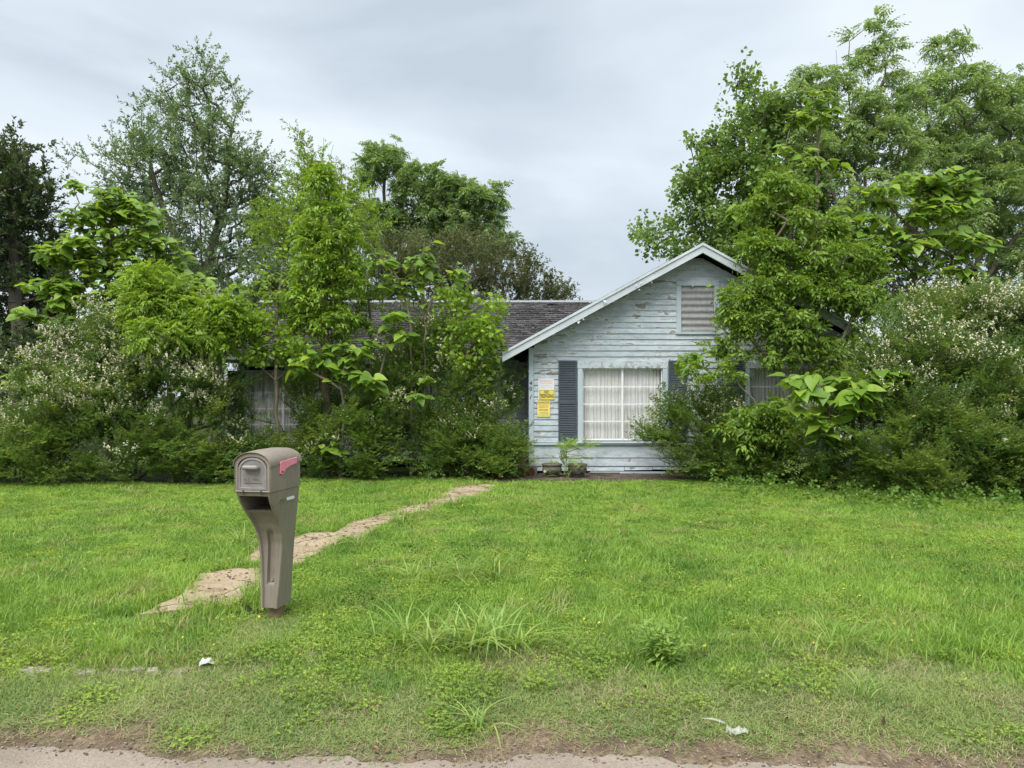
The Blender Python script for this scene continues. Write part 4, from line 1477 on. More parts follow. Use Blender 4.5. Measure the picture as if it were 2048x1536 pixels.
tree('oak_tree', 'tall open crowned oak with small grey green leaves against the sky at left', 'tree', base_of(420, 25),
     [stem_from(420, 25, (410, 620, 25), (400, 450, 25), (392, 250, 25)), [P(408, 560, 25), P(450, 400, 25.4), P(462, 260, 25.6)], [P(412, 600, 25), P(330, 430, 24.6), P(300, 330, 24.5)]],
     [(394, 150, 40, 50, 25, .8), (372, 200, 66, 55, 25, 1.0), (440, 210, 42, 60, 25, .8), (340, 270, 90, 65, 25, 1.5), (455, 300, 62, 75, 25, 1.2), (390, 350, 150, 75, 25, 2), (278, 350, 90, 55, 25, 1.4),
      (505, 370, 50, 80, 25, 1.2), (225, 300, 34, 15, 25, .5), (150, 322, 44, 14, 25, .4), (530, 232, 26, 6, 25, .3), (400, 450, 165, 80, 25, 2.2), (540, 440, 45, 90, 25, 1), (290, 440, 100, 80, 25, 1.6), (470, 560, 140, 80, 25, 2), (330, 560, 120, 70, 25, 2), (545, 570, 80, 80, 24, 1.2)],
     1250, T_OAK, M['oak'], M['bark'], per=2, seed=12, group=BG, r0=.0085, ex=.47, gaps=.3, shell=.3, scale=.95)

tree('elm_tree', 'slender light green tree with upright whip shoots right of the tall oak', 'tree', base_of(612, 21),
     [stem_from(612, 21, (612, 560, 21), (604, 400, 21), (600, 260, 21)), [P(610, 500, 21), P(650, 350, 21), P(668, 290, 21)], [P(608, 470, 21), P(640, 380, 21), P(648, 275, 21)], [P(610, 560, 21), P(670, 420, 21), P(684, 330, 21)]],
     [(600, 265, 7, 40, 21, .2), (590, 262, 5, 20, 21, .2), (648, 280, 6, 25, 21, .2), (668, 290, 8, 22, 21, .2), (684, 330, 6, 24, 21, .2), (608, 330, 24, 45, 21, .5), (590, 400, 45, 55, 21, .8), (650, 380, 34, 60, 21, .6), (560, 470, 55, 70, 21, .9), (630, 480, 60, 80, 21, 1), (720, 430, 50, 50, 22, 1), (705, 390, 25, 30, 22, .6)],
     380, T_OAK, M['lime'], M['barkpale'], per=2, seed=13, group=BG, r0=.007, scale=.75, gaps=.3)

tree('pecan_tree', 'rounded green pecan tree rising behind the middle of the roof', 'tree', base_of(790, 31),
     [stem_from(790, 31, (775, 560, 31), (768, 450, 31), (770, 320, 31)), [P(775, 570, 31), P(850, 480, 31), P(930, 410, 31)], [P(772, 500, 31), P(830, 420, 31), P(860, 360, 31)], [P(778, 590, 31), P(900, 520, 31), P(990, 460, 31)]],
     [(760, 300, 32, 22, 31, .8), (790, 300, 18, 18, 31, .5), (770, 330, 50, 28, 31, 1), (745, 362, 34, 24, 31, .8), (828, 335, 26, 24, 31, .8), (850, 372, 60, 35, 31, 1.2), (905, 385, 40, 26, 31, 1), (930, 405, 62, 34, 31, 1.3), (965, 430, 42, 40, 31, 1), (985, 390, 22, 14, 31, .6), (905, 445, 85, 34, 31, 1.5), (820, 430, 60, 44, 31, 1.2), (992, 490, 35, 26, 31, .9), (1020, 490, 20, 18, 31, .6), (760, 450, 55, 50, 31, 1), (940, 490, 70, 40, 31, 1.2), (850, 500, 90, 40, 31, 1.3)],
     520, T_PECAN, M['pecan'], M['bark'], per=2, seed=14, group=BG, r0=.0105, scale=1.05, gaps=.35)

tree('hedge_tree', 'broad olive brown twiggy tree just above the roof ridge', 'tree', base_of(960, 25),
     [stem_from(930, 25, (930, 660, 25), (920, 560, 25)), stem_from(930, 25, (975, 720, 25), (1000, 650, 25), (1010, 560, 25)), stem_from(930, 25, (880, 720, 25), (850, 650, 25), (840, 560, 25))],
     [(840, 545, 90, 70, 25, 1.3), (940, 535, 90, 68, 25, 1.3), (1020, 560, 62, 50, 25, 1.1), (1075, 575, 42, 44, 25, .8), (1115, 597, 24, 22, 25, .5), (760, 560, 75, 70, 25, 1.2), (960, 620, 170, 40, 25, 1.2), (660, 600, 70, 60, 25, 1), (560, 640, 90, 60, 24, 1)],
     850, T_OLIVE, M['olive'], M['bark'], per=2, seed=15, group=BG, r0=.006, rise=.8, up=.4, gaps=.1)

# right hand group
tree('tallow_tree', 'bushy tallow tree with round leaves leaning out over the gable', 'tree', base_of(1560, 21),
     [stem_from(1560, 21, (1540, 560, 21), (1520, 400, 21), (1495, 220, 21)), [P(1540, 590, 21), P(1470, 540, 20.7), P(1400, 505, 20.6), P(1320, 462, 20.4)], [P(1535, 520, 21), P(1430, 400, 21), P(1390, 330, 21)], [P(1525, 480, 21), P(1570, 330, 21.4), P(1590, 240, 21.6)]],
     [(1476, 150, 12, 28, 21, .3), (1505, 180, 28, 36, 21, .5), (1520, 240, 48, 46, 21, .8), (1450, 255, 30, 30, 21, .6), (1455, 310, 62, 36, 21, 1), (1500, 360, 80, 50, 21, 1.3), (1395, 300, 22, 16, 21, .4), (1400, 360, 42, 24, 21, .7), (1385, 395, 40, 22, 21, .6), (1330, 455, 46, 26, 20.5, .7), (1295, 478, 26, 20, 20.5, .4), (1420, 450, 90, 40, 21, 1.2), (1360, 500, 60, 24, 20.6, .7), (1560, 260, 60, 70, 21.4, 1), (1540, 420, 90, 70, 21, 1.5), (1470, 520, 110, 40, 21, 1.2), (1600, 340, 80, 100, 22, 1.2)],
     760, T_TALLOW, M['tallow'], M['bark'], per=2, seed=16, group=BG, r0=.008, gaps=.45, scale=1.3)

tree('chinaberry_tree', 'tallest tree at right, with bare stems and feathery leaf tufts at the top', 'tree', base_of(1720, 20.5),
     [stem_from(1730, 20.5, (1720, 520, 20.5), (1715, 320, 20.5), (1722, 180, 20.5), (1760, 40, 20.5)), [P(1722, 480, 20.5), P(1680, 280, 20.5), P(1672, 100, 20.5)], [P(1720, 440, 20.5), P(1745, 260, 20.5), P(1790, 60, 20.5)], [P(1724, 520, 20.5), P(1790, 330, 20.5), P(1830, 190, 20.5)], [P(1722, 500, 20.5), P(1640, 330, 20.5), P(1600, 200, 20.5)], [P(1719, 400, 20.5), P(1700, 220, 20.5), P(1698, 90, 20.5)]],
     [(1762, 26, 9, 8, 20.5, .2), (1740, 62, 14, 12, 20.5, .2), (1790, 44, 11, 9, 20.5, .2), (1768, 70, 12, 14, 20.5, .2), (1656, 86, 18, 14, 20.5, .25), (1694, 72, 13, 11, 20.5, .25), (1728, 98, 22, 18, 20.5, .3), (1775, 100, 20, 18, 20.5, .3), (1700, 122, 22, 18, 20.5, .3), (1620, 160, 40, 18, 20.5, .5), (1660, 165, 45, 22, 20.5, .5), (1740, 140, 60, 26, 20.5, .6), (1790, 150, 26, 22, 20.5, .4), (1600, 210, 46, 36, 20.5, .7), (1700, 215, 75, 40, 20.5, .8), (1800, 225, 45, 46, 20.5, .7), (1650, 290, 80, 50, 20.5, 1), (1760, 300, 80, 55, 20.5, 1.1), (1710, 390, 120, 55, 20.5, 1.4), (1640, 420, 70, 60, 20.5, 1)],
     360, T_CHINA, M['china'], M['barkpale'], per=2, seed=17, group=BG, r0=.0075, ex=.42, rise=.7, gaps=.5, scale=.9, twig_nodes=1, up=1.1)

tree('chinaberry_tree', 'wide feathery leaved tree reaching out of the picture at top right', 'tree', base_of(1960, 23),
     [stem_from(1960, 23, (1950, 560, 23), (1920, 360, 23), (1900, 120, 23)), [P(1950, 540, 23), P(2010, 330, 23), P(2040, 200, 23)], [P(1945, 500, 23), P(1870, 330, 23), P(1850, 200, 23)], [P(1955, 580, 23), P(2050, 450, 23), P(2100, 300, 23)]],
     [(1900, 74, 20, 16, 23, .4), (1888, 100, 30, 18, 23, .5), (1920, 92, 16, 16, 23, .3), (1890, 135, 40, 22, 23, .6), (1975, 140, 44, 14, 23, .5), (2030, 165, 40, 20, 23, .5), (1860, 180, 46, 40, 23, .8), (1940, 190, 70, 40, 23, 1.1), (2040, 220, 60, 60, 23, 1.1), (1870, 260, 66, 50, 23, 1.1), (1970, 280, 100, 60, 23, 1.4), (2070, 330, 70, 90, 23, 1.3), (1900, 350, 100, 60, 23, 1.4), (2000, 400, 100, 70, 23, 1.5), (1900, 440, 110, 60, 23, 1.4), (2050, 500, 70, 80, 23, 1.2)],
     430, T_CHINA, M['china'], M['bark'], per=2, seed=18, group=BG, r0=.008, rise=.5, gaps=.5, twig_nodes=2)

tree('cherry_laurel_tree', 'dark glossy tree in deep shade at the far right behind the feathery leaved tree', 'tree', base_of(1980, 27),
     [stem_from(1980, 27, (1980, 620, 27), (1985, 420, 27), (1990, 300, 27))],
     [(1960, 320, 95, 80, 27, 1.8), (2040, 300, 60, 90, 27, 1.5), (1960, 440, 130, 70, 27, 1.8), (2030, 560, 90, 80, 26, 1.4), (1900, 570, 100, 50, 26, 1.2)],
     350, T_DARK, M['dark_leaf'], M['bark'], per=2, seed=19, group=BG, gaps=.15, scale=.95)
tree('cherry_laurel_tree', 'low dark tree filling the shade directly behind the gable', 'tree', base_of(1680, 24),
     [stem_from(1680, 24, (1680, 640, 24), (1670, 520, 24))],
     [(1790, 560, 90, 70, 24.5, 1.2), (1660, 560, 110, 90, 24, 1.2), (1540, 540, 70, 70, 24, 1), (1700, 480, 100, 60, 24, 1.2)],
     280, T_DARK, M['dark_leaf'], M['bark'], per=2, seed=29, group=BG, gaps=.15, scale=.95)

# ---- middle: trees growing against the house
FG = 'saplings growing against the house'
tree('boxelder_tree', 'lime green feathery boxelder growing up past the middle of the long roof', 'tree', base_of(650, 14.6),
     [stem_from(655, 14.6, (650, 760, 14.6), (648, 600, 14.6), (642, 380, 14.6))],
     [(640, 352, 14, 22, 14.6, .2), (645, 390, 30, 30, 14.6, .35), (628, 430, 28, 34, 14.6, .35), (662, 450, 46, 40, 14.6, .5), (625, 490, 36, 40, 14.6, .45), (680, 500, 44, 44, 14.6, .5), (640, 550, 50, 40, 14.6, .6), (700, 560, 34, 34, 14.6, .4), (625, 610, 60, 34, 14.5, .6), (660, 650, 60, 26, 14.5, .5), (590, 640, 40, 24, 14.5, .4)],
     270, T_BOX, M['lime'], M['barkpale'], per=2, seed=21, group=FG, r0=.0055, scale=.9, twig_nodes=2, rise=.2)

tree('boxelder_tree', 'bright green tree hiding the right slope of the gable roof', 'tree', base_of(1590, 14.1),
     [stem_from(1590, 14.1, (1580, 760, 14.1), (1575, 600, 14.1), (1590, 350, 14.1)), [P(1580, 770, 14.1), P(1500, 680, 13.9), P(1400, 670, 13.7)], [P(1578, 700, 14.1), P(1660, 560, 14.1)], [P(1584, 800, 14.1), P(1650, 740, 14.0), P(1720, 600, 14.0)], [P(1576, 640, 14.1), P(1500, 540, 14)]],
     [(1592, 338, 26, 16, 14.1, .25), (1560, 372, 34, 20, 14.1, .35), (1618, 392, 40, 22, 14.1, .35), (1515, 425, 34, 22, 14.1, .35), (1580, 440, 44, 24, 14.1, .4), (1650, 455, 44, 24, 14.1, .4), (1515, 490, 34, 22, 14, .35), (1555, 505, 50, 24, 14.1, .45), (1640, 520, 60, 26, 14.1, .45), (1710, 510, 40, 30, 14.4, .4),
      (1540, 545, 34, 22, 13.9, .35), (1590, 570, 60, 26, 14, .45), (1660, 590, 50, 30, 14, .4), (1730, 600, 40, 36, 14, .4), (1476, 602, 30, 18, 13.8, .25), (1520, 580, 40, 24, 13.8, .3), (1550, 630, 46, 26, 13.8, .35), (1415, 650, 40, 16, 13.7, .25), (1480, 650, 46, 24, 13.8, .3), (1440, 690, 50, 16, 13.7, .25), (1590, 660, 60, 36, 13.9, .45), (1690, 670, 50, 36, 13.9, .4), (1380, 690, 30, 14, 13.7, .2), (1550, 715, 60, 22, 13.8, .4), (1650, 720, 60, 30, 13.9, .4)],
     470, T_BOX, M['mid'], M['barkpale'], per=2, seed=22, group=FG, r0=.0055, scale=.92, twig_nodes=2, rise=.15, gaps=.3)

tree('hackberry_sapling', 'lime green sapling in front of the roof next to the gable', 'tree', base_of(915, 14.7),
     [stem_from(900, 14.7, (905, 760, 14.7), (915, 640, 14.7), (912, 580, 14.7)), [P(905, 740, 14.7), P(960, 670, 14.7), P(1005, 615, 14.7)]],
     [(912, 585, 22, 16, 14.7, .2), (885, 610, 20, 20, 14.7, .25), (930, 620, 30, 22, 14.7, .3), (1000, 615, 22, 16, 14.7, .2), (975, 640, 26, 20, 14.7, .25), (940, 660, 40, 26, 14.7, .35), (890, 670, 34, 26, 14.7, .3), (985, 680, 26, 20, 14.7, .25), (930, 720, 60, 34, 14.7, .4)],
     95, T_MULB, M['lime'], M['barkpale'], per=2, seed=23, group=FG, r0=.004, scale=.95)
tree('mulberry_sapling', 'thin lime green sapling in front of the left end of the roof', 'tree', base_of(560, 14.3),
     [stem_from(553, 14.3, (553, 760, 14.3), (552, 640, 14.3), (565, 520, 14.3))],
     [(566, 518, 22, 8, 14.3, .15), (552, 545, 14, 8, 14.3, .15), (588, 552, 14, 8, 14.3, .15), (535, 582, 16, 10, 14.3, .15), (570, 600, 20, 10, 14.3, .2), (520, 655, 26, 22, 14.2, .3), (560, 690, 36, 22, 14.2, .3), (515, 710, 26, 22, 14.2, .25), (590, 720, 30, 18, 14.2, .25), (490, 660, 16, 20, 14.2, .2)],
     80, T_MULB, M['lime'], M['barkpale'], per=2, seed=24, group=FG, r0=.0045, scale=.9)
tree('sumac_tree', 'feathery lime green sumac rising out of the left flowering shrub', 'tree', base_of(350, 14.0),
     [stem_from(350, 14.0, (340, 760, 14.0), (320, 620, 14.0)), stem_from(350, 14.0, (390, 800, 14.0), (410, 740, 14.0), (440, 640, 14.0))],
     [(295, 570, 34, 22, 14, .3), (330, 590, 40, 26, 14, .35), (300, 620, 46, 22, 13.8, .35), (360, 630, 40, 28, 13.9, .35), (430, 630, 36, 26, 13.9, .3), (455, 660, 30, 24, 13.9, .3), (310, 670, 40, 14, 13.2, .2), (400, 670, 50, 26, 13.8, .3), (470, 610, 26, 14, 13.9, .25)],
     170, T_SUMAC, M['lime'], M['barkpale'], per=2, seed=25, group=FG, r0=.0045, scale=.95, rise=.3)
tree('ash_sapling', 'mid green leafy sapling filling the gap behind the centre shrubs', 'tree', base_of(760, 15.2),
     [stem_from(740, 15.2, (745, 720, 15.2), (735, 560, 15.2)), stem_from(740, 15.2, (790, 820, 15.2), (815, 720, 15.2), (800, 600, 15.2)), stem_from(740, 15.2, (690, 850, 15.1), (640, 760, 15.1))],
     [(730, 480, 40, 36, 15.2, .35), (760, 540, 46, 40, 15.2, .4), (715, 600, 50, 40, 15.2, .4), (790, 610, 50, 40, 15.2, .4), (745, 680, 80, 40, 15.1, .45), (620, 740, 50, 30, 15, .35), (680, 760, 80, 50, 15, .45), (820, 720, 60, 50, 15.1, .4), (700, 450, 30, 30, 15.2, .3)],
     85, T_BOX, M['mid'], M['barkpale'], per=2, seed=26, group=FG, r0=.005, scale=.85)
tree('boxelder_sapling', 'low bright sapling in front of the half hidden gable window', 'tree', base_of(1520, 13.6),
     [stem_from(1530, 13.6, (1525, 870, 13.6), (1510, 800, 13.6))],
     [(1500, 840, 46, 22, 13.4, .3), (1550, 830, 50, 26, 13.4, .3), (1480, 870, 40, 20, 13.3, .25), (1560, 870, 50, 26, 13.3, .3), (1440, 740, 30, 26, 13.6, .25), (1390, 745, 22, 14, 13.7, .2), (1620, 860, 40, 30, 13.2, .3)],
     80, T_BOX, M['mid'], M['barkpale'], per=2, seed=27, group=FG, r0=.0045, scale=.9)

# ---- catalpas: every large leaf is a leaf of its own
def catalpa_leaf(seed):
    q = np.random.default_rng(seed)
    # outline of half a heart: (along, half width)
    hw = [(-.06, .0), (-.13, .12), (-.10, .28), (.06, .40), (.24, .425), (.44, .36), (.64, .24), (.82, .11), (1.0, .0)]
    droop = q.uniform(.16, .42); fold = q.uniform(.10, .28); wave = q.uniform(.0, .05)
    mid = [(0, 0), (.0, 0), (.0, 0), (.08, 0), (.24, 0), (.44, 0), (.64, 0), (.82, 0), (1, 0)]
    pet = .42
    def bend(t, w):
        return (pet + t, w, fold * abs(w) - droop * max(t, 0) ** 1.7 + wave * math.sin(t * 9 + w * 6))
    V = [bend(t, 0) for t, _ in mid]
    n = len(hw)
    Lf = [bend(t, w) for t, w in hw]; Rt = [bend(t, -w) for t, w in hw]
    V = V + Lf + Rt
    Fc = []
    for i in range(n - 1):
        for (o, fl) in ((n, 0), (2 * n, 1)):
            f = [i, o + i, o + i + 1, i + 1]
            if i == n - 2: f = [i, o + i, i + 1]
            Fc.append(tuple(f[::-1] if fl else f))
    k = len(V)
    V += [(0, .009, .0), (0, -.009, .0), (pet, .008, .002), (pet, -.008, .002), (0, 0, -.014), (pet, 0, -.012)]
    Fc += [(k, k + 1, k + 3, k + 2), (k, k + 2, k + 5, k + 4), (k + 1, k + 4, k + 5, k + 3)]
    me = pymesh('leaf', V, Fc, True)
    me.materials.append(M['catalpa'])
    bm = bmesh.new(); bm.from_mesh(me); bmesh.ops.triangulate(bm, faces=bm.faces[:]); 
    bm.verts.ensure_lookup_table()
    Vt = np.array([v.co[:] for v in bm.verts]); Tt = np.array([[v.index for v in f.verts] for f in bm.faces])
    bm.free()
    return me, Vt, Tt
CAT = [catalpa_leaf(60 + i) for i in range(6)]
def catalpa(name, label, base, stems, clumps, n_tips, size, seed, whorl=(4, 7), step=.25, up=.7, r0=.006, singles=300, group='catalpas with large heart shaped leaves', hang=.3):
    rng = np.random.default_rng(seed)
    root = empty(name, tuple(base), label, 'tree', group)
    tips, _ = in_clumps(rng, clumps, n_tips, .4)
    Pn, par, cnt, tid, te = skeleton(rng, stems, tips, step, up)
    wood('trunk', Pn, par, cnt, r0, .5, .004, M['barkpale'], root)
    mats = []
    for t in tid:
        e = unit(Pn[t] - Pn[par[t]])
        for k in range(int(rng.integers(whorl[0], whorl[1] + 1))):
            az = k * 2.2 + rng.uniform(-.5, .5)
            el = rng.uniform(-.75, .2)
            x = np.array([math.cos(az) * math.cos(el), math.sin(az) * math.cos(el), math.sin(el)]) + e * .25
            x[1] -= .12
            x = unit(x)
            upv = np.array([0, -.55, 1.]) + rng.normal(0, .25, 3)
            y = unit(np.cross(upv, x)); z = np.cross(x, y)
            s = size * rng.uniform(.6, 1.2) * (1 - .06 * k)
            p = Pn[t] - e * rng.uniform(0, .25)
            m = np.eye(4); m[:3, 0] = x * s; m[:3, 1] = y * s; m[:3, 2] = z * s; m[:3, 3] = p
            mats.append((p[1] - s * 2.0, int(rng.integers(0, len(CAT))), m))
    mats.sort(key=lambda q: q[0])
    inv = wmat(root).inverted()
    for _, k, m in mats[:singles]:
        o = bpy.data.objects.new('leaf', CAT[k][0]); COL.objects.link(o)
        o.parent = root; o.matrix_parent_inverse = inv
        o.matrix_basis = Matrix(m.tolist())
    rest = mats[singles:]
    if rest:
        VV, TT, AA, b = [], [], [], 0
        for _, k, m in rest:
            v = CAT[k][1] @ m[:3, :3].T + m[:3, 3]
            VV.append(v); TT.append(CAT[k][2] + b); AA.append(np.full(len(v), rng.random())); b += len(v)
        tag(link('crown', npmesh('crown', np.concatenate(VV), np.concatenate(TT), np.concatenate(AA), True), M['catalpa_v'], root), kind='stuff')
    return root

catalpa('catalpa_tree', 'big catalpa with large heart shaped leaves left of the house above the white flowering shrub', base_of(215, 15.6),
        [stem_from(215, 15.6, (220, 700, 15.6), (215, 560, 15.6), (225, 420, 15.6)), [P(218, 640, 15.6), P(120, 560, 15.4)], [P(218, 640, 15.6), P(330, 560, 15.6)]],
        [(150, 360, 14, 10, 15.6, .15), (165, 430, 40, 30, 15.4, .4), (235, 405, 44, 36, 15.6, .5), (290, 445, 40, 40, 15.6, .5), (130, 500, 60, 34, 15.3, .5), (215, 500, 70, 50, 15.5, .6), (320, 510, 50, 40, 15.6, .5), (100, 570, 60, 24, 15.1, .4), (190, 570, 80, 40, 15.2, .6), (300, 580, 70, 40, 15.4, .6), (385, 575, 44, 34, 15.6, .5), (60, 630, 24, 22, 14.8, .2), (150, 620, 80, 24, 15, .4), (255, 630, 80, 24, 15.1, .4), (150, 690, 80, 34, 15, .4), (35, 745, 40, 16, 14.4, .2)],
        680, .205, 31, whorl=(4, 7))
catalpa('catalpa_tree', 'tall slender catalpa with a bare pale stem in front of the far right trees', base_of(1826, 15.2),
        [stem_from(1828, 15.2, (1826, 600, 15.2), (1825, 400, 15.2)), [P(1826, 460, 15.2), P(1760, 390, 15.0)], [P(1825, 440, 15.2), P(1930, 380, 15.2)]],
        [(1830, 365, 50, 24, 15.2, .5), (1765, 385, 50, 26, 15, .45), (1900, 360, 40, 24, 15.2, .4), (1940, 400, 40, 26, 15.2, .4), (1870, 420, 70, 24, 15, .5), (1740, 450, 60, 26, 15, .45), (1810, 480, 70, 24, 14.9, .5), (1920, 480, 60, 30, 15, .45), (1760, 530, 70, 28, 15, .5), (1880, 530, 70, 28, 15, .5), (1950, 570, 40, 30, 15, .4), (1830, 590, 60, 20, 15, .4), (1790, 610, 90, 26, 14.8, .4)],
        260, .24, 32, whorl=(4, 6))
catalpa('catalpa_tree', 'catalpa with a straight pale stem rising behind the boxelder over the gable', base_of(1640, 17),
        [stem_from(1640, 17, (1636, 600, 17), (1632, 420, 17), (1642, 215, 17)), [P(1634, 440, 17), P(1580, 330, 17)], [P(1634, 460, 17), P(1690, 400, 17)]],
        [(1645, 195, 34, 16, 17, .4), (1590, 235, 30, 20, 17, .35), (1640, 235, 40, 16, 17, .4), (1585, 310, 38, 20, 17, .4), (1660, 330, 30, 16, 17, .3), (1690, 420, 40, 20, 17, .35), (1600, 390, 36, 20, 17, .35), (1500, 420, 40, 22, 16.6, .35), (1530, 440, 24, 16, 16.6, .3), (1700, 480, 60, 30, 16.6, .5), (1690, 560, 60, 40, 16.4, .5)],
        130, .24, 33, whorl=(4, 6))
catalpa('catalpa_sapling', 'bright catalpa spreading its large leaves over the right hand shrubs', base_of(1665, 12.9),
        [stem_from(1670, 12.9, (1668, 860, 12.7), (1660, 790, 12.4)), [P(1664, 800, 12.5), P(1730, 760, 12.2), P(1775, 745, 12.1)], [P(1661, 800, 12.5), P(1600, 765, 12.3)], [P(1662, 810, 12.4), P(1650, 850, 12.1), P(1646, 872, 12.0)]],
        [(1590, 752, 34, 10, 12.4, .3), (1650, 752, 44, 12, 12.4, .4), (1715, 752, 44, 12, 12.2, .35), (1785, 736, 34, 8, 12.1, .2), (1760, 768, 34, 14, 12.0, .2), (1690, 785, 40, 12, 12, .25), (1630, 785, 40, 12, 12.1, .25), (1645, 870, 8, 10, 12.0, .1), (1600, 815, 30, 14, 12.3, .2), (1720, 810, 34, 18, 11.9, .2), (1650, 835, 30, 14, 12.1, .2), (1790, 745, 16, 6, 12.0, .12)],
        46, .275, 34, whorl=(4, 6), up=.3, r0=.006)
catalpa('catalpa_sapling', 'catalpa sapling with big leaves in the middle of the centre shrubs', base_of(690, 14.2),
        [stem_from(680, 14.2, (690, 830, 14.2), (680, 770, 14.1), (700, 690, 14.2)), [P(684, 780, 14.1), P(610, 735, 14.0)], [P(684, 780, 14.1), P(750, 765, 14.0)], stem_from(680, 14.2, (700, 880, 14.2), (745, 800, 14.3), (785, 660, 14.3))],
        [(590, 735, 26, 10, 14, .2), (635, 720, 30, 10, 14, .2), (690, 740, 36, 12, 14, .25), (740, 765, 30, 12, 13.9, .2), (780, 650, 30, 22, 14.2, .25), (800, 680, 22, 16, 14.2, .2), (720, 685, 30, 14, 14.2, .2), (660, 690, 24, 12, 14.2, .2), (660, 880, 18, 14, 13.9, .12), (700, 700, 40, 10, 14.2, .2)],
        64, .235, 35, whorl=(3, 6), up=.4)
catalpa('catalpa_sapling', 'tall thin catalpa sapling with pale stems in front of the roof ridge', base_of(840, 14.6),
        [stem_from(822, 14.6, (825, 720, 14.6), (820, 640, 14.6), (800, 560, 14.6), (770, 520, 14.6)), stem_from(822, 14.6, (845, 860, 14.6), (852, 720, 14.6), (846, 580, 14.6), (850, 470, 14.6)), [P(850, 640, 14.6), P(865, 590, 14.6), P(930, 510, 14.6)]],
        [(850, 490, 20, 26, 14.6, .2), (835, 530, 26, 22, 14.6, .25), (860, 545, 18, 18, 14.6, .2), (765, 520, 26, 18, 14.6, .25), (790, 560, 30, 22, 14.6, .3), (820, 580, 26, 20, 14.6, .25), (935, 500, 10, 20, 14.6, .12), (910, 545, 12, 12, 14.6, .12), (840, 760, 24, 8, 14.2, .15), (835, 785, 26, 10, 14, .15), (960, 575, 12, 6, 14.6, .1)],
        64, .19, 36, whorl=(3, 5), up=.8, r0=.0055)
catalpa('catalpa_sapling', 'small catalpa sprout with drooping dark leaves across the right front shutter', base_of(1450, 13.9),
        [stem_from(1470, 13.9, (1450, 800, 13.9), (1430, 740, 13.9)), [P(1435, 755, 13.9), P(1375, 715, 13.9)]],
        [(1365, 708, 16, 8, 13.9, .12), (1400, 705, 22, 10, 13.9, .15), (1440, 700, 26, 14, 13.9, .15), (1420, 560, 14, 8, 13.9, .12)],
        14, .19, 37, whorl=(3, 5), up=.4)

# ================================================================== flowering privet shrubs
PG = 'flowering privet shrubs round the house'
def privet(label, base_px, Y, stems, clumps, n, seed, fl=None, scale=1.0, per=2, name='privet_shrub'):
    """fl = (height where flowers start, height of full bloom, share in bloom at the foot, share at the top)"""
    rng = np.random.default_rng(seed)
    root = empty(name, tuple(base_of(base_px, Y)), label, 'shrub', PG)
    b0 = base_of(base_px, Y)
    st = []
    for (bx_, tx, ty, yd) in stems:
        c = P(tx, ty, yd)
        a = b0 + (base_of(bx_, Y) - b0) * .4
        st.append([b0, a + [0, 0, .12], a * .5 + c * .5 + np.array([(a[0] - c[0]) * .2, 0, .18]), c])
    tips, _ = in_clumps(rng, clumps, int(n * 1.45), .5)
    tips = tips[tips[:, 2] > .12]
    f = np.sin(tips[:, 0] * 3.3 + seed) * np.sin(tips[:, 2] * 4.1 + seed * 2) + .5 * np.sin(tips[:, 0] * 1.4 + tips[:, 2] * 5.3)
    tips = tips[np.argsort(f + rng.uniform(-.7, .7, len(tips)))[-n:]]
    Pn, par, cnt, tid, te = skeleton(rng, st, tips, .22, .35)
    wood('stems', Pn, par, cnt, .0035, .45, .0035, M['twig'], root, .03)
    e = unit(Pn[tid] - Pn[par[tid]])
    org = b0 + np.array([0, .3, -.6])
    out = unit(Pn[tid] - org)
    pos, dr, tp = [], [], []
    for _ in range(per):
        back = rng.uniform(.1, .5, (len(tid), 1))
        d = unit(e * .25 + out * .75 + rng.normal(0, .34, out.shape) + [0, -.12, .10])
        pos.append(Pn[tid] - d * back * .7); dr.append(d); tp.append(Pn[tid])
    pos = np.concatenate(pos); dr = np.concatenate(dr); tp = np.concatenate(tp)
    sc = scale * rng.uniform(.65, 1.15, len(pos))
    pick = rng.integers(0, len(T_PRIVET), len(pos))
    up = np.array([[0, -.15, 1.]]) + rng.normal(0, .22, dr.shape)
    V, T, a = scatter(rng, T_PRIVET, pos, dr, sc, var_sp=.6, upv=up, pick=pick)
    V[:, 2] = np.maximum(V[:, 2], .06)
    tag(link('foliage', npmesh('foliage', V, T, a), M['privet'], root), kind='stuff')
    if fl:
        z0, z1, p0, p1 = fl
        t = np.clip((tp[:, 2] - z0) / (z1 - z0), 0, 1)
        patch = np.sin(tp[:, 0] * 3.1 + seed) * np.sin(tp[:, 2] * 4.3 + seed) * .25
        sel = rng.random(len(tp)) < p0 + (p1 - p0) * t + patch * (t > 0)
        V, T, a = scatter(rng, T_PFLOWER, pos[sel], dr[sel], sc[sel], upv=up[sel], pick=pick[sel])
        tag(link('blossom', npmesh('blossom', V, T, a), M['flower'], root), kind='stuff')
    return root
privet('large white flowering privet in front of the left end of the house', 270, 14.2,
       [(250, 200, 760, 14.2), (280, 320, 720, 14.2), (300, 400, 760, 14.2), (240, 120, 800, 14.0), (320, 450, 840, 14.0)],
       [(240, 690, 84, 44, 14.3, .5), (170, 730, 80, 44, 14.2, .5), (300, 690, 80, 46, 14.3, .5), (380, 665, 70, 44, 14.4, .5), (430, 690, 46, 50, 14.4, .45), (120, 770, 74, 40, 14, .5), (220, 790, 110, 54, 13.9, .6), (340, 770, 110, 64, 13.9, .6), (425, 790, 44, 66, 14, .45), (140, 850, 90, 54, 13.7, .5), (270, 870, 120, 60, 13.6, .5), (400, 880, 80, 60, 13.7, .5), (230, 940, 150, 30, 13.5, .4), (390, 945, 90, 26, 13.6, .35), (450, 915, 36, 46, 13.8, .4)],
       540, 51, (.9, 2.2, .03, .52))
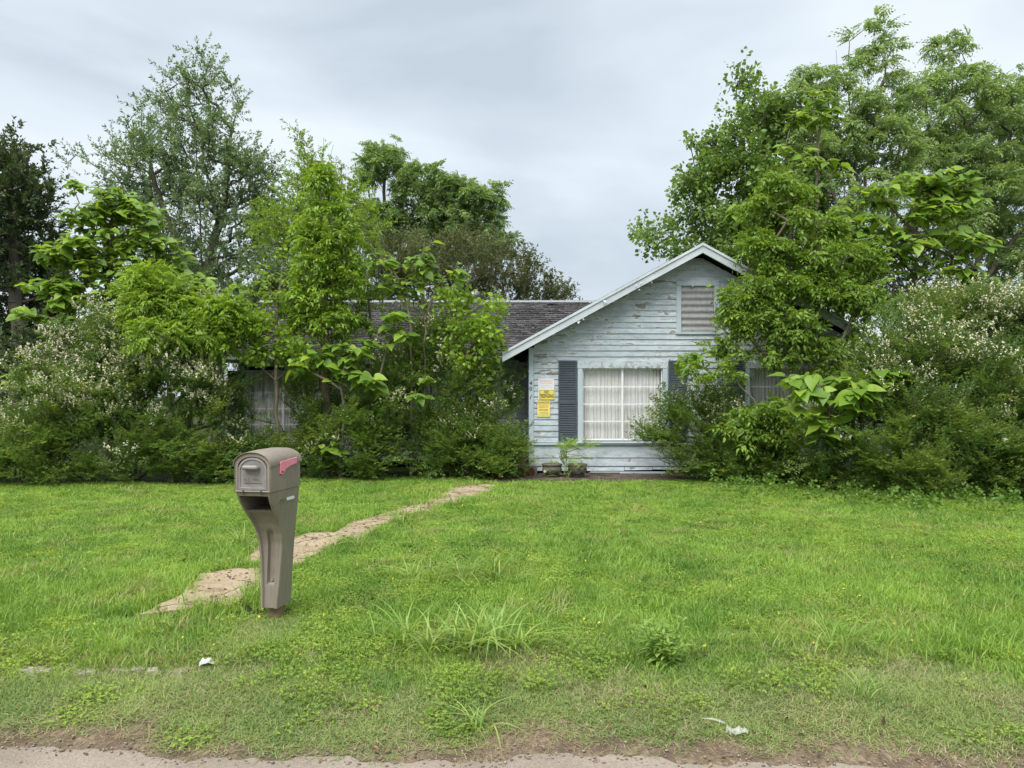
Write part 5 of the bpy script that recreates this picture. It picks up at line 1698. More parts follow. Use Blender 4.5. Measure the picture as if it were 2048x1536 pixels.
privet('low spreading privet with few flowers at the left edge of the lawn', 40, 13.6,
       [(40, 20, 860, 13.6), (50, 90, 860, 13.5), (20, -20, 870, 13.6)],
       [(30, 870, 70, 36, 13.6, .45), (90, 880, 50, 40, 13.5, .4), (20, 920, 80, 40, 13.4, .45), (100, 940, 60, 30, 13.3, .4), (-30, 900, 60, 60, 13.6, .5)],
       150, 52, (.4, 1.1, .04, .25))
privet('privet thicket with few flowers left of the catalpa sapling under the long eave', 590, 15.0,
       [(580, 560, 850, 14.8), (600, 630, 850, 14.8), (610, 660, 900, 14.7)],
       [(545, 915, 50, 26, 14.6, .35), (606, 830, 26, 56, 14.9, .3), (492, 850, 22, 60, 14.9, .25), (640, 860, 46, 40, 14.6, .4), (610, 925, 90, 34, 14.3, .4), (690, 890, 60, 60, 14.2, .4), (740, 850, 50, 60, 14.3, .35), (720, 930, 60, 26, 14.1, .3)],
       185, 53, (.3, 1.5, .0, .03))
privet('arching privet with small white flowers in front of the right part of the long wing', 860, 15.0,
       [(840, 820, 720, 15.0), (860, 860, 700, 15.0), (880, 930, 760, 14.9), (850, 780, 800, 14.8)],
       [(820, 700, 44, 26, 15, .35), (860, 690, 34, 34, 15, .35), (890, 730, 60, 40, 15, .4), (800, 760, 60, 40, 14.9, .4), (930, 790, 60, 44, 14.8, .4), (850, 810, 90, 50, 14.8, .45), (770, 840, 60, 50, 14.8, .4), (850, 880, 120, 50, 14.6, .45), (760, 920, 90, 40, 14.4, .4), (900, 930, 100, 30, 14.4, .4)],
       215, 54, (1.6, 2.5, .0, .30))
privet('feathery privet spilling over the brick steps', 960, 14.9,
       [(960, 970, 860, 14.7), (950, 920, 860, 14.7), (970, 1020, 880, 14.6)],
       [(960, 850, 60, 30, 14.8, .35), (1010, 858, 34, 18, 14.7, .2), (940, 890, 70, 34, 14.5, .4), (1000, 900, 40, 28, 14.4, .3), (930, 935, 80, 22, 14.3, .35), (990, 940, 30, 14, 14.2, .2), (1015, 790, 16, 50, 15.2, .1)],
       170, 55, (.6, 1.3, .0, .06))
privet('privet with arching sprays reaching left across the front gable window', 1480, 14.2,
       [(1480, 1400, 830, 14.1), (1490, 1330, 860, 14.1), (1500, 1480, 870, 14.0), (1510, 1560, 880, 13.9), (1470, 1390, 900, 14.0)],
       [(1380, 826, 40, 10, 14.2, .2), (1330, 840, 26, 14, 14.2, .15), (1440, 815, 40, 22, 14.3, .3), (1370, 868, 60, 22, 14.1, .3), (1320, 880, 30, 14, 14.1, .15), (1450, 880, 70, 40, 14, .45), (1540, 890, 70, 44, 13.9, .45), (1400, 925, 56, 28, 13.9, .35), (1480, 935, 80, 30, 13.7, .4), (1570, 940, 70, 28, 13.5, .4), (1630, 920, 50, 40, 13.3, .4)],
       260, 56, (.9, 1.4, .0, .16))
privet('huge white flowering privet at the right edge of the picture', 1880, 12.4,
       [(1860, 1800, 700, 12.6), (1880, 1880, 660, 12.6), (1900, 1960, 660, 12.6), (1920, 2040, 680, 12.6), (1850, 1740, 800, 12.3)],
       [(1820, 660, 70, 34, 12.8, .45), (1900, 650, 60, 36, 12.8, .5), (1970, 640, 70, 36, 12.8, .5), (2050, 640, 60, 46, 12.8, .5), (1770, 720, 60, 46, 12.7, .45), (1860, 730, 90, 50, 12.5, .55), (1960, 730, 90, 56, 12.5, .55), (2060, 740, 70, 70, 12.5, .55), (1760, 800, 60, 50, 12.4, .45), (1850, 810, 90, 56, 12.2, .55), (1960, 820, 90, 60, 12.1, .55), (2060, 840, 70, 70, 12.1, .55), (1770, 890, 70, 50, 12.1, .5), (1880, 900, 110, 56, 11.8, .5), (2000, 910, 90, 60, 11.7, .5), (1700, 850, 50, 60, 12.6, .45), (1690, 930, 60, 34, 12.4, .4), (1930, 960, 110, 30, 11.5, .4), (2050, 970, 60, 34, 11.4, .4), (1790, 940, 70, 30, 11.9, .4)],
       760, 57, (.8, 2.6, .02, .34))

# ---- green vines creeping out from under the right hand shrubs
def vines():
    rng = np.random.default_rng(8)
    n = 900
    px = rng.uniform(1430, 2150, n); py = 945 + rng.random(n) ** 1.1 * (66 + 26 * np.clip((px - 1700) / 350, -1, 1.2))
    pos = np.array([G(a, b_) for a, b_ in zip(px, py)])
    h = .04 + .16 * rng.random(n) * np.clip((1012 - py + 16 * np.clip((px - 1700) / 350, -1, 1.2)) / 40, .1, 1)
    pos[:, 2] += h
    V, T, a = scatter(rng, T_MULB, pos, rng.normal(0, .5, pos.shape) + [0, -.2, .6], rng.uniform(.35, .7, n))
    V[:, 2] = np.maximum(V[:, 2], .05)
    tag(link('ground_vine', npmesh('ground_vine', V, T, a), M['vine']), 'low green vine spreading over the lawn edge below the right hand shrubs', 'vine', kind='stuff')
vines()

# ================================================================== grass
def in_poly(x, y, poly):
    c = np.zeros(x.shape, bool)
    n = len(poly)
    for i in range(n):
        x0, y0 = poly[i]; x1, y1 = poly[(i + 1) % n]
        if y0 == y1: continue
        k = ((y0 > y) != (y1 > y)) & (x < (x1 - x0) * (y - y0) / (y1 - y0) + x0)
        c ^= k
    return c
def vnoise(x, y, s, seed):
    """smooth value noise in the plane"""
    rng = np.random.default_rng(seed)
    tab = rng.random((64, 64))
    u = x * s + 100; v = y * s + 100
    i = np.floor(u).astype(int); j = np.floor(v).astype(int)
    a = u - i; b_ = v - j
    a = a * a * (3 - 2 * a); b_ = b_ * b_ * (3 - 2 * b_)
    g = lambda p, q: tab[p % 64, q % 64]
    return (g(i, j) * (1 - a) + g(i + 1, j) * a) * (1 - b_) + (g(i, j + 1) * (1 - a) + g(i + 1, j + 1) * a) * b_
def fbm(x, y, s, seed):
    return (vnoise(x, y, s, seed) + .5 * vnoise(x, y, s * 2.1, seed + 1) + .25 * vnoise(x, y, s * 4.3, seed + 2)) / 1.75

def blades(rng, n, rad, h, w, lean=.5, seg=2, hvar=.5, curve=.6):
    r = rad * np.sqrt(rng.random(n)); a = rng.uniform(0, 2 * np.pi, n)
    p = np.stack([r * np.cos(a), r * np.sin(a), np.full(n, -.006)], 1)
    az = rng.uniform(0, 2 * np.pi, n)
    d = np.stack([np.cos(az), np.sin(az), 0 * az], 1); s = np.stack([-np.sin(az), np.cos(az), 0 * az], 1)
    tw = rng.uniform(-1, 1, n)[:, None]
    s = unit(s + d * tw)
    H = h * rng.uniform(1 - hvar, 1 + hvar, n); ln = lean * rng.uniform(.1, 1.2, n)
    rows = []
    for k in range(seg + 1):
        t = k / seg
        c = p + d * (H * (ln * t + curve * ln * t * t))[:, None] + np.array([[0, 0, 1.]]) * (H * (t - .35 * ln * t * t))[:, None]
        wd = w * (1 - .15 * t) if k < seg else 0
        if k < seg: rows += [c + s * wd / 2, c - s * wd / 2]
        else: rows += [c]
    m = len(rows)
    V = np.stack(rows, 1).reshape(-1, 3)
    b_ = np.arange(n)[:, None] * m
    T = []
    for k in range(seg - 1):
        q = 2 * k
        T += [b_ + [q, q + 1, q + 3], b_ + [q, q + 3, q + 2]]
    T += [b_ + [2 * seg - 2, 2 * seg - 1, 2 * seg]]
    return V, np.concatenate(T, 1).reshape(-1, 3), np.repeat(rng.random(n), m)
def clover(rng, n, rad, h, size):
    r = rad * np.sqrt(rng.random(n)); a = rng.uniform(0, 2 * np.pi, n)
    p = np.stack([r * np.cos(a), r * np.sin(a), h * rng.uniform(.3, 1.1, n)], 1)
    parts = []
    a0 = rng.uniform(0, 2 * np.pi, n)
    for k in range(3):
        aa = a0 + k * 2.1
        d = np.stack([np.cos(aa), np.sin(aa), rng.uniform(-.2, .4, n)], 1)
        nor = np.array([[0, 0, 1.]]) + rng.normal(0, .3, (n, 3))
        l = size * rng.uniform(.7, 1.2, n)
        V, T = kites(p, d, nor, l, l * .85)
        parts.append((V, T, np.repeat(rng.random(n), 4)))
    return merge(parts)
def grass_mat(name, lush, sun, dry, drybias, objr=.25):
    k = NT(name)
    a = k.n('ShaderNodeAttribute'); a.attribute_name = 'var'
    orr = k.n('ShaderNodeObjectInfo').outputs['Random']
    p = k.pos()
    big = k.noise(p, .55, 4, .6); mid_ = k.noise(p, 2.1, 4, .6)
    v = k.math('ADD', k.math('MULTIPLY', a.outputs['Fac'], .45), k.math('MULTIPLY', orr, .25))
    v = k.math('ADD', v, k.math('MULTIPLY', k.math('SUBTRACT', mid_, .5), 1.2))
    v = k.math('ADD', v, k.math('MULTIPLY', k.math('SUBTRACT', big, .5), 1.05))
    c = k.ramp(v, [(.05, lush), (.55, sun), (.95, tuple(q * 1.25 for q in sun))])
    dm = k.ramp(k.math('ADD', k.math('MULTIPLY', a.outputs['Fac'], .5), k.math('MULTIPLY', k.noise(p, 1.4, 4), .8)), [(drybias, 0.0), (drybias + .12, 1.0)])
    c = k.mix(dm, c, dry)
    k.set(c, .5, .3)
    tr = k.n('ShaderNodeBsdfTranslucent'); k.l(k.mix(1.0, c, (1.3, 1.2, .7), 'MULTIPLY'), tr.inputs['Color'])
    mx_ = k.n('ShaderNodeMixShader'); mx_.inputs[0].default_value = .35
    k.l(k.b.outputs[0], mx_.inputs[1]); k.l(tr.outputs[0], mx_.inputs[2]); k.l(mx_.outputs[0], k.o.inputs['Surface'])
    return k.m
M['lawn'] = grass_mat('lawn_blade', (.112, .245, .036), (.270, .415, .072), (.40, .37, .16), .84)
M['verge'] = grass_mat('verge_blade', (.180, .275, .080), (.295, .380, .120), (.44, .39, .24), .75)
M['straw'] = grass_mat('dry_straw', (.26, .20, .12), (.38, .30, .19), (.42, .34, .22), .6)
M['cloverm'] = grass_mat('clover_leaf', (.160, .270, .040), (.31, .43, .070), (.33, .38, .09), .9)
def template_collection(name, items):
    c = bpy.data.collections.new(name)
    for i, ((V, T, a), m) in enumerate(items):
        me = npmesh('grass_tuft', V, T, a); me.materials.append(m)
        o = bpy.data.objects.new('grass_tuft_%02d' % i, me)
        c.objects.link(o)
    return c
def scatter_object(name, label, cat, pts, rot, scale, pick, coll):
    me = bpy.data.meshes.new(name)
    me.vertices.add(len(pts)); me.vertices.foreach_set('co', np.ascontiguousarray(pts, np.float32).ravel())
    for nm, ty, arr in (('rot', 'FLOAT_VECTOR', rot), ('scl', 'FLOAT_VECTOR', scale)):
        at = me.attributes.new(nm, ty, 'POINT'); at.data.foreach_set('vector', np.ascontiguousarray(arr, np.float32).ravel())
    at = me.attributes.new('pick', 'INT', 'POINT'); at.data.foreach_set('value', np.ascontiguousarray(pick, np.int32))
    me.update()
    o = link(name, me)
    tag(o, label, cat, kind='stuff')
    g = bpy.data.node_groups.new(name + '_nodes', 'GeometryNodeTree')
    g.interface.new_socket('Geometry', in_out='INPUT', socket_type='NodeSocketGeometry')
    g.interface.new_socket('Geometry', in_out='OUTPUT', socket_type='NodeSocketGeometry')
    gi = g.nodes.new('NodeGroupInput'); go = g.nodes.new('NodeGroupOutput')
    ci = g.nodes.new('GeometryNodeCollectionInfo')
    ci.inputs['Collection'].default_value = coll
    ci.inputs['Separate Children'].default_value = True; ci.inputs['Reset Children'].default_value = True
    ip = g.nodes.new('GeometryNodeInstanceOnPoints')
    ip.inputs['Pick Instance'].default_value = True
    def attr(nm, ty):
        n = g.nodes.new('GeometryNodeInputNamedAttribute'); n.data_type = ty; n.inputs['Name'].default_value = nm
        return n.outputs['Attribute']
    g.links.new(gi.outputs[0], ip.inputs['Points']); g.links.new(ci.outputs[0], ip.inputs['Instance'])
    g.links.new(attr('pick', 'INT'), ip.inputs['Instance Index'])
    e2r = g.nodes.new('FunctionNodeEulerToRotation')
    g.links.new(attr('rot', 'FLOAT_VECTOR'), e2r.inputs[0]); g.links.new(e2r.outputs[0], ip.inputs['Rotation'])
    g.links.new(attr('scl', 'FLOAT_VECTOR'), ip.inputs['Scale'])
    g.links.new(ip.outputs[0], go.inputs[0])
    md = o.modifiers.new('grass', 'NODES'); md.node_group = g
    return o
def ground_points(rng, y0, y1, dens, grow=0):
    """random points over the ground in view, denser near the camera"""
    n = int(dens(y0) * (y1 - y0) * 1.5 * y1)
    y = rng.uniform(y0, y1, n); x = rng.uniform(-.73, .73, n) * (y1 + .5)
    k = (np.abs(x) < .72 * y + .4) & (rng.random(n) < dens(y) / dens(y0))
    return x[k], y[k]
def build_lawn():
    rng = np.random.default_rng(77)
    items = [(blades(rng, 34, .10, .050, .0056, 1.0), M['lawn']) for _ in range(5)] + \
            [(blades(rng, 22, .09, .075, .0065, 1.0), M['lawn']) for _ in range(2)] + \
            [(clover(rng, 18, .09, .040, .014), M['cloverm']) for _ in range(3)] + \
            [(blades(rng, 30, .11, .030, .0045, 1.6), M['verge']) for _ in range(4)] + \
            [(blades(rng, 14, .11, .016, .0042, 3.2), M['straw']) for _ in range(3)]
    coll = template_collection('grass_templates', items)
    # lawn
    x, y = ground_points(rng, 3.95, 14.6, lambda y: 330 * (5.5 / np.maximum(y, 5.5)) ** 1.1)
    keep = np.ones(len(x), bool)
    for s in SLABS:
        c = np.mean(s, 0)
        keep &= ~(in_poly(x, y, [c + (q - c) * 1.0 for q in s]) & ~(~in_poly(x, y, [c + (q - c) * .72 for q in s]) & (fbm(x, y, 3.0, 95) > .70)))
    keep &= ~((x > -.55) & (x < 4.2) & (y > 13.72 + .25 * sstep(2.4, 4.0, x)))
    keep &= y < 14.4 - 1.0 * (x < -4) + 0 * x
    edge = 4.35 + .14 * np.sin(x * 1.3) + .1 * np.sin(x * 3.7 + 1) + .7 * (fbm(x, y, 1.6, 15) - .5)
    keep &= rng.random(len(x)) < sstep(edge - .25, edge + .6, y)
    ka, kb = G(20, 1338, .04), G(480, 1340, .04)
    keep &= ~((x > ka[0]) & (x < kb[0]) & (np.abs(y - ka[1] + .03) < .08) & (rng.random(len(x)) < .75))
    th = fbm(x, y, 1.1, 5)
    keep &= ~((th < .22) & (y < 6) & (rng.random(len(x)) < .7))
    x, y = x[keep], y[keep]
    n = len(x)
    cl = fbm(x, y, .8, 21)
    pick = rng.integers(0, 5, n)
    pick = np.where((rng.random(n) < .16) & (cl < .52), rng.integers(5, 7, n), pick)
    pcl = np.clip((cl - .5) * 3, .03, .30) + .12 * (y > 11.5)
    pick = np.where(rng.random(n) < pcl, rng.integers(7, 10, n), pick)
    xy = 1 + .55 * sstep(6, 12, y)
    hz = (.52 + .98 * fbm(x, y, .9, 31)) * rng.uniform(.75, 1.25, n) * (1 + .15 * sstep(8, 6, y))
    path = np.full(n, 9.)
    for s in SLABS:
        for i in range(len(s)):
            a, b_ = np.array(s[i]), np.array(s[(i + 1) % len(s)])
            ab = b_ - a
            t = np.clip(((x - a[0]) * ab[0] + (y - a[1]) * ab[1]) / (ab @ ab), 0, 1)
            path = np.minimum(path, np.hypot(x - a[0] - t * ab[0], y - a[1] - t * ab[1]))
    hz *= 1 + .45 * np.exp(-(path / .22) ** 2) * (fbm(x, y, 2, 41) > .42)
    hz *= 1 + .6 * np.exp(-(np.hypot(x - MBP[0] + .30, y - MBP[1] - .15) / .22) ** 2)
    hz *= 1 - .94 * np.exp(-(np.hypot(x - MBP[0] - .02, (y - MBP[1] + .25) * .7) / .27) ** 2)
    pts = np.stack([x, y, gz(x, y)], 1)
    rot = np.stack([0 * x, 0 * x, rng.uniform(0, 6.283, n)], 1)
    scatter_object('lawn_grass', 'bright green mown grass and clover covering the front lawn', 'grass', pts, rot, np.stack([xy, xy, hz], 1), pick, coll)
    # verge: short thin grass and straw up to the road
    x, y = ground_points(rng, 3.30, 5.3, lambda y: 1150 + 0 * y)
    e = road_edge(np.clip(x, -5, 5))
    f = fbm(x, y, 1.3, 61); f2 = fbm(x, y, 3.1, 71)
    cover = sstep(-.05, .32, y - e - .04 + .5 * (f - .5) + .35 * (f2 - .5))
    pr = rng.random(len(x))
    n = len(x)
    pick = rng.integers(10, 14, n)
    strawy = rng.random(n) < (.16 + .65 * np.clip(1 - cover, 0, 1) + .25 * (f < .38))
    pick = np.where(strawy, rng.integers(14, 17, n), pick)
    pick = np.where((~strawy) & (rng.random(n) < np.clip((f2 - .58) * 2, 0, .16)), rng.integers(7, 10, n), pick)
    keep = (y > e - .12 * (f2 > .5) - .02) & (pr < np.where(strawy, .20 + .5 * sstep(0, .25, y - e), .02 + 1.2 * cover))
    keep &= ~((f2 < .24) & (rng.random(n) < .7))
    keep &= ~((x > ka[0]) & (x < kb[0]) & (np.abs(y - ka[1] + .03) < .08) & (rng.random(n) < .5))
    hz = (.6 + .8 * f2) * rng.uniform(.7, 1.35, n) * (.65 + .65 * sstep(.0, .9, y - e))
    sc = np.stack([np.full(n, .95), np.full(n, .95), hz], 1)
    x, y, pick, sc = x[keep], y[keep], pick[keep], sc[keep]
    pts = np.stack([x, y, gz(x, y)], 1)
    rot = np.stack([0 * x, 0 * x, rng.uniform(0, 6.283, len(x))], 1)
    scatter_object('verge_grass', 'short dry patchy grass on the verge beside the road', 'grass', pts, rot, sc, pick, coll)
build_lawn()

# ---- coarse grass clumps standing above the lawn
M['coarse'] = leafmat('coarse_grass_blade', (.12, .23, .055), (.19, .31, .085), (.27, .39, .13), .4, .45)
def big_blades(rng, n, h, w, rad, lean=.9):
    seg = 6
    a = rng.uniform(0, 2 * np.pi, n)
    p = np.stack([rad * np.cos(a) * rng.random(n), rad * np.sin(a) * rng.random(n), np.full(n, -.01)], 1)
    az = rng.uniform(0, 2 * np.pi, n)
    d = np.stack([np.cos(az), np.sin(az), 0 * az], 1); s = np.stack([-np.sin(az), np.cos(az), 0 * az], 1)
    H = h * rng.uniform(.5, 1.2, n); ln = lean * rng.uniform(.15, 1.1, n)
    W_ = w * rng.uniform(.7, 1.2, n)
    rows = []
    for k in range(seg + 1):
        t = k / seg
        c = p + d * (H * ln * 1.25 * (t * .35 + .65 * t * t))[:, None] + np.array([[0, 0, 1.]]) * (H * (t - ln * .55 * t ** 2.4))[:, None]
        wd = (W_ * min(1, .55 + 1.2 * t) * (1 - t ** 2.2))[:, None]
        fold = np.array([[0, 0, 1.]]) * wd * .18
        rows += [c + s * wd / 2 + fold, c, c - s * wd / 2 + fold]
    m = len(rows)
    V = np.stack(rows, 1).reshape(-1, 3)
    b_ = np.arange(n)[:, None] * m
    T = []
    for k in range(seg):
        q = 3 * k
        T += [b_ + [q, q + 1, q + 4], b_ + [q, q + 4, q + 3], b_ + [q + 1, q + 2, q + 5], b_ + [q + 1, q + 5, q + 4]]
    return V, np.concatenate(T, 1).reshape(-1, 3), np.repeat(rng.random(n), m)
CL = [
    (372, 1212, .20, 9, .012, 'single upright tuft of coarse grass growing on the nearest walkway slab'),
    (285, 1212, .22, 12, .011, 'coarse grass tuft at the left end of the nearest walkway slab'),
    (505, 1205, .20, 26, .009, 'grass tuft against the left side of the mailbox post'),
    (825, 1165, .24, 16, .014, 'leftmost coarse clump in the upper row in the middle of the lawn'),
    (870, 1172, .30, 18, .015, 'upper coarse grass clump with long arching blades, second from the left in its row'),
    (930, 1165, .28, 22, .015, 'upper coarse grass clump, third from the left in its row'),
    (985, 1165, .40, 14, .015, 'tallest coarse grass clump at the right end of the upper row'),
    (1030, 1172, .20, 8, .013, 'thin coarse tuft just right of the tallest grass clump'),
    (770, 1285, .20, 9, .014, 'small coarse tuft left of the front row of clumps'),
    (812, 1290, .30, 20, .018, 'front coarse grass clump with wide blades at the left of its row'),
    (868, 1305, .27, 22, .016, 'front coarse grass clump, second from the left in its row'),
    (935, 1300, .28, 26, .016, 'front coarse grass clump, third from the left in its row'),
    (985, 1295, .30, 34, .017, 'densest front coarse grass clump in the middle of the lawn'),
    (1035, 1300, .24, 20, .015, 'front coarse grass clump at the right end of its row'),
    (1078, 1250, .26, 9, .014, 'sparse coarse tuft right of the front row of clumps'),
    (1200, 1262, .20, 12, .012, 'lone coarse tuft left of the leafy weed'),
    (1650, 1300, .20, 14, .014, 'left one of two coarse grass tufts side by side right of the weed'),
    (1692, 1302, .24, 16, .014, 'right one of two coarse grass tufts side by side right of the weed'),
    (1603, 1052, .30, 18, .010, 'pale thin grass tuft near the vines under the right hand shrubs'),
    (800, 1050, .24, 24, .011, 'grass tuft beside the walkway halfway to the house'),
    (905, 1012, .24, 22, .011, 'grass tuft on the right of the walkway near the house'),
    (835, 1030, .22, 16, .010, 'grass tuft growing in a joint of the far walkway'),
    (720, 1095, .24, 22, .011, 'grass tuft right of the walkway behind the mailbox'),
    (480, 1090, .22, 26, .011, 'thick grass tuft left of the walkway beside the mailbox'),
    (960, 1440, .16, 20, .010, 'low coarse tuft on the verge in front of the middle of the lawn'),
    (1720, 1375, .12, 40, .006, 'low dense grass tussock on the right of the verge'),
]
for i, (px, py, h, n, w, lab) in enumerate(CL):
    rng = np.random.default_rng(300 + i)
    g = G(px, py); g[2] = float(gz(g[0], g[1]))
    V, T, a = big_blades(rng, int(n * 1.3), h * 1.25, w * 1.05, .05 + .002 * n, 1.25)
    o = link('grass_clump', npmesh('grass_clump', V, T, a, True), M['coarse'])
    o.location = g
    tag(o, lab, 'grass clump', 'coarse grass clumps on the lawn')

# ---- leafy weed on the lawn
def leafy(name, label, cat, g, stems, h, L, Wd, seed, mat, group=None, spread=.35, nper=14):
    rng = np.random.default_rng(seed)
    root = empty(name, tuple(g), label, cat, group)
    A, B, parts = [], [], []
    for s in range(stems):
        a = rng.uniform(0, 2 * np.pi); top = np.array([math.cos(a), math.sin(a), 0]) * spread * h * rng.uniform(.1, 1) + [0, 0, h * rng.uniform(.65, 1.1)]
        p0 = np.array([math.cos(a), math.sin(a), 0]) * .02
        A.append(g + p0); B.append(g + top)
        t = np.linspace(.18, 1, nper)
        pos = g + p0 + (top - p0) * t[:, None]
        az = np.arange(nper) * 2.4 + a
        el = .05 + .55 * t
        D = np.stack([np.cos(az) * np.cos(el), np.sin(az) * np.cos(el), np.sin(el)], 1)
        nor = np.array([[0, 0, 1.]]) + rng.normal(0, .2, (nper, 3))
        l = L * rng.uniform(.7, 1.15, nper) * (1.1 - .4 * t)
        V, T = hexes(pos, D, nor, l, l * Wd, droop=.35)
        parts.append((V, T, np.repeat(rng.random(nper), 7)))
    V, Q = tubes(A, B, np.full(stems, .0035), np.full(stems, .002), 4)
    link('stem', npmesh('stem', V, Q, np.full(len(V), .3)), M['weed'], root)['kind'] = 'stuff'
    V, T, a = merge(parts)
    tag(link('foliage', npmesh('foliage', V, T, a), mat, root), kind='stuff')
    return root
g = G(1325, 1322); g[2] = float(gz(g[0], g[1]))
leafy('weed', 'bushy leafy green weed standing alone on the front of the lawn', 'weed', g, 20, .26, .085, .30, 4, M['weed'], spread=.8, nper=18)

# ---- flower pots by the steps, with weeds in and between them
def pot(cx, Y, w, h, label, ornament, seed):
    prof = [(.30, 0), (.34, .02), (.34, .07), (.30, .10), (.44, .25), (.52, .50), (.50, .66), (.47, .80), (.52, .86), (.54, .95), (.53, 1.0), (.44, 1.0), (.42, .9), (.0, .86)]
    n = 28
    x0 = (cx - 1024) / F * Y; z0 = LAWN + .043
    root = empty('flower_pot', (x0, Y, z0), label, 'flower pot', 'stone flower pots by the steps')
    V = []
    for r, z in prof:
        for i in range(n):
            a = 2 * math.pi * i / n
            V.append((x0 + math.cos(a) * r * w, Y + math.sin(a) * r * w, z0 + z * h))
    m = len(prof)
    Fc = [(k * n + i, k * n + (i + 1) % n, (k + 1) * n + (i + 1) % n, (k + 1) * n + i) for k in range(m - 1) for i in range(n)]
    me = pymesh('bowl', V, Fc, True); me.set_sharp_from_angle(angle=R(40))
    link('bowl', me, M['pot'], root)
    if ornament:
        for a0 in (-2.35, -1.57, -.79):
            pts = []
            for i in range(26):
                t = i / 25; th = t * 9.4; r = .065 * (1 - .82 * t)
                aa = a0 + math.cos(th) * r / (.5 * w)
                zz_ = z0 + h * .46 + math.sin(th) * r
                rr_ = w * .525
                pts.append((x0 + math.cos(aa) * rr_, Y + math.sin(aa) * rr_, zz_))
            path_tube('scroll', pts, .007, M['pot'], root, 5)
    return x0, Y, z0 + h
pa = pot(1104, 14.45, .37, .235, 'plain mossy stone bowl pot nearest the brick steps', False, 1)
pb = pot(1154.5, 14.40, .36, .235, 'stone bowl pot with carved scrolls right of the plain one', True, 2)
for (x0, y0, z0), sd, lb in ((pa, 1, 'fine green grass growing in the plain stone pot'), (pb, 2, 'sparse grass growing in the scroll carved stone pot')):
    rng = np.random.default_rng(500 + sd)
    V, T, a = big_blades(rng, 90 if sd == 1 else 50, .16, .006, .13, 1.0)
    o = link('potted_grass', npmesh('potted_grass', V, T, a, True), M['weed']); o.location = (x0, y0, z0 - .03)
    tag(o, lb, 'grass clump', 'plants in the stone pots')
tree('privet_sprig', 'young privet sprig growing up between the two stone pots', 'shrub', base_of(1130, 14.3),
     [stem_from(1130, 14.3, (1131, 935, 14.3), (1136, 905, 14.3), (1160, 897, 14.3)), [P(1130, 930, 14.3), P(1122, 905, 14.3), P(1125, 893, 14.3)]],
     [(1150, 898, 20, 6, 14.3, .08), (1124, 897, 8, 8, 14.3, .06), (1130, 915, 14, 10, 14.3, .08), (1130, 945, 12, 10, 14.25, .08)],
     22, T_PRIVET, M['weed'], M['twig'], per=2, seed=71, r0=.003, scale=.42, crown='foliage', trunk='stems', twig_nodes=1)
tree('porch_weed', 'low green weed on the brick step left of the corner board', 'weed', P(1030, 930, 14.6),
     [[P(1030, 938, 14.6), P(1035, 925, 14.6)]], [(1035, 928, 26, 6, 14.6, .1)], 16, T_PRIVET, M['weed'], M['twig'], per=2, seed=72, r0=.003, scale=.4, crown='foliage', trunk='stems', twig_nodes=1)
d0 = G(1090, 968)
dn = empty('dandelion', tuple(d0), 'white dandelion clock in front of the plain stone pot', 'flower')
path_tube('stem', [d0, d0 + [.005, 0, .12], d0 + [0, 0, .22]], .003, M['weed'], dn, 5)
rng = np.random.default_rng(3)
V, T = kites(np.tile(d0 + [0, 0, .225], (60, 1)), rng.normal(0, 1, (60, 3)), rng.normal(0, 1, (60, 3)), np.full(60, .030), np.full(60, .014))
tag(link('clock', npmesh('clock', V, T, np.full(240, 1.0)), M['flower'], dn), kind='stuff')

# ---- litter
def crumpled(name, label, g, w, d, h, seed, mat, rz=0, nx=9, ny=5):
    q = np.random.default_rng(seed)
    V = []
    for j in range(ny):
        for i in range(nx):
            u = i / (nx - 1) - .5; v = j / (ny - 1) - .5
            V.append((u * w + q.normal(0, w * .03), v * d + q.normal(0, d * .06), abs(q.normal(0, h)) + h * .6 * math.cos(u * 3)))
    Fc = [(j * nx + i, j * nx + i + 1, (j + 1) * nx + i + 1, (j + 1) * nx + i) for j in range(ny - 1) for i in range(nx - 1)]
    o = link(name, pymesh(name, V, Fc), mat)
    o.location = g; o.rotation_euler = (0, 0, rz)
    return tag(o, label, 'litter')
M['paper'] = plain('white_litter_paper', (.52, .55, .56), .6, noise=.1, bump=0)
def film_mat():
    k = NT('clear_plastic_film')
    k.set((.75, .74, .72), .25, .5)
    tp = k.n('ShaderNodeBsdfTransparent'); mx_ = k.n('ShaderNodeMixShader')
    mx_.inputs[0].default_value = .3
    k.l(tp.outputs[0], mx_.inputs[1]); k.l(k.b.outputs[0], mx_.inputs[2]); k.l(mx_.outputs[0], k.o.inputs['Surface'])
    return k.m
M['film'] = film_mat()
g = G(413, 1326); g[2] = float(gz(g[0], g[1])) + .02
crumpled('paper_scrap', 'crumpled white paper scrap on the grass in front of the mailbox', g, .08, .06, .018, 1, M['paper'], .4, 6, 5)
g = G(1475, 1456); g[2] = float(gz(g[0], g[1])) + .022
crumpled('plastic_wrapper', 'clear crumpled plastic wrapper with a tail on the right of the verge', g, .10, .06, .018, 2, M['film'], .2)
ga = G(1450, 1458, .02); gb = G(1402, 1448, .02)
t1 = link('tail', pymesh('tail', [ga + [0, -.010, .03], ga + [0, .010, .032], (ga + gb) / 2 + [0, -.007, .036], (ga + gb) / 2 + [0, .007, .04], gb + [0, -.002, .03], gb + [0, .002, .03]], [(0, 1, 3, 2), (2, 3, 5, 4)]), M['film'], bpy.data.objects['plastic_wrapper'], world=False)
bpy.context.view_layer.update()
t1.matrix_parent_inverse = bpy.data.objects['plastic_wrapper'].matrix_basis.inverted()

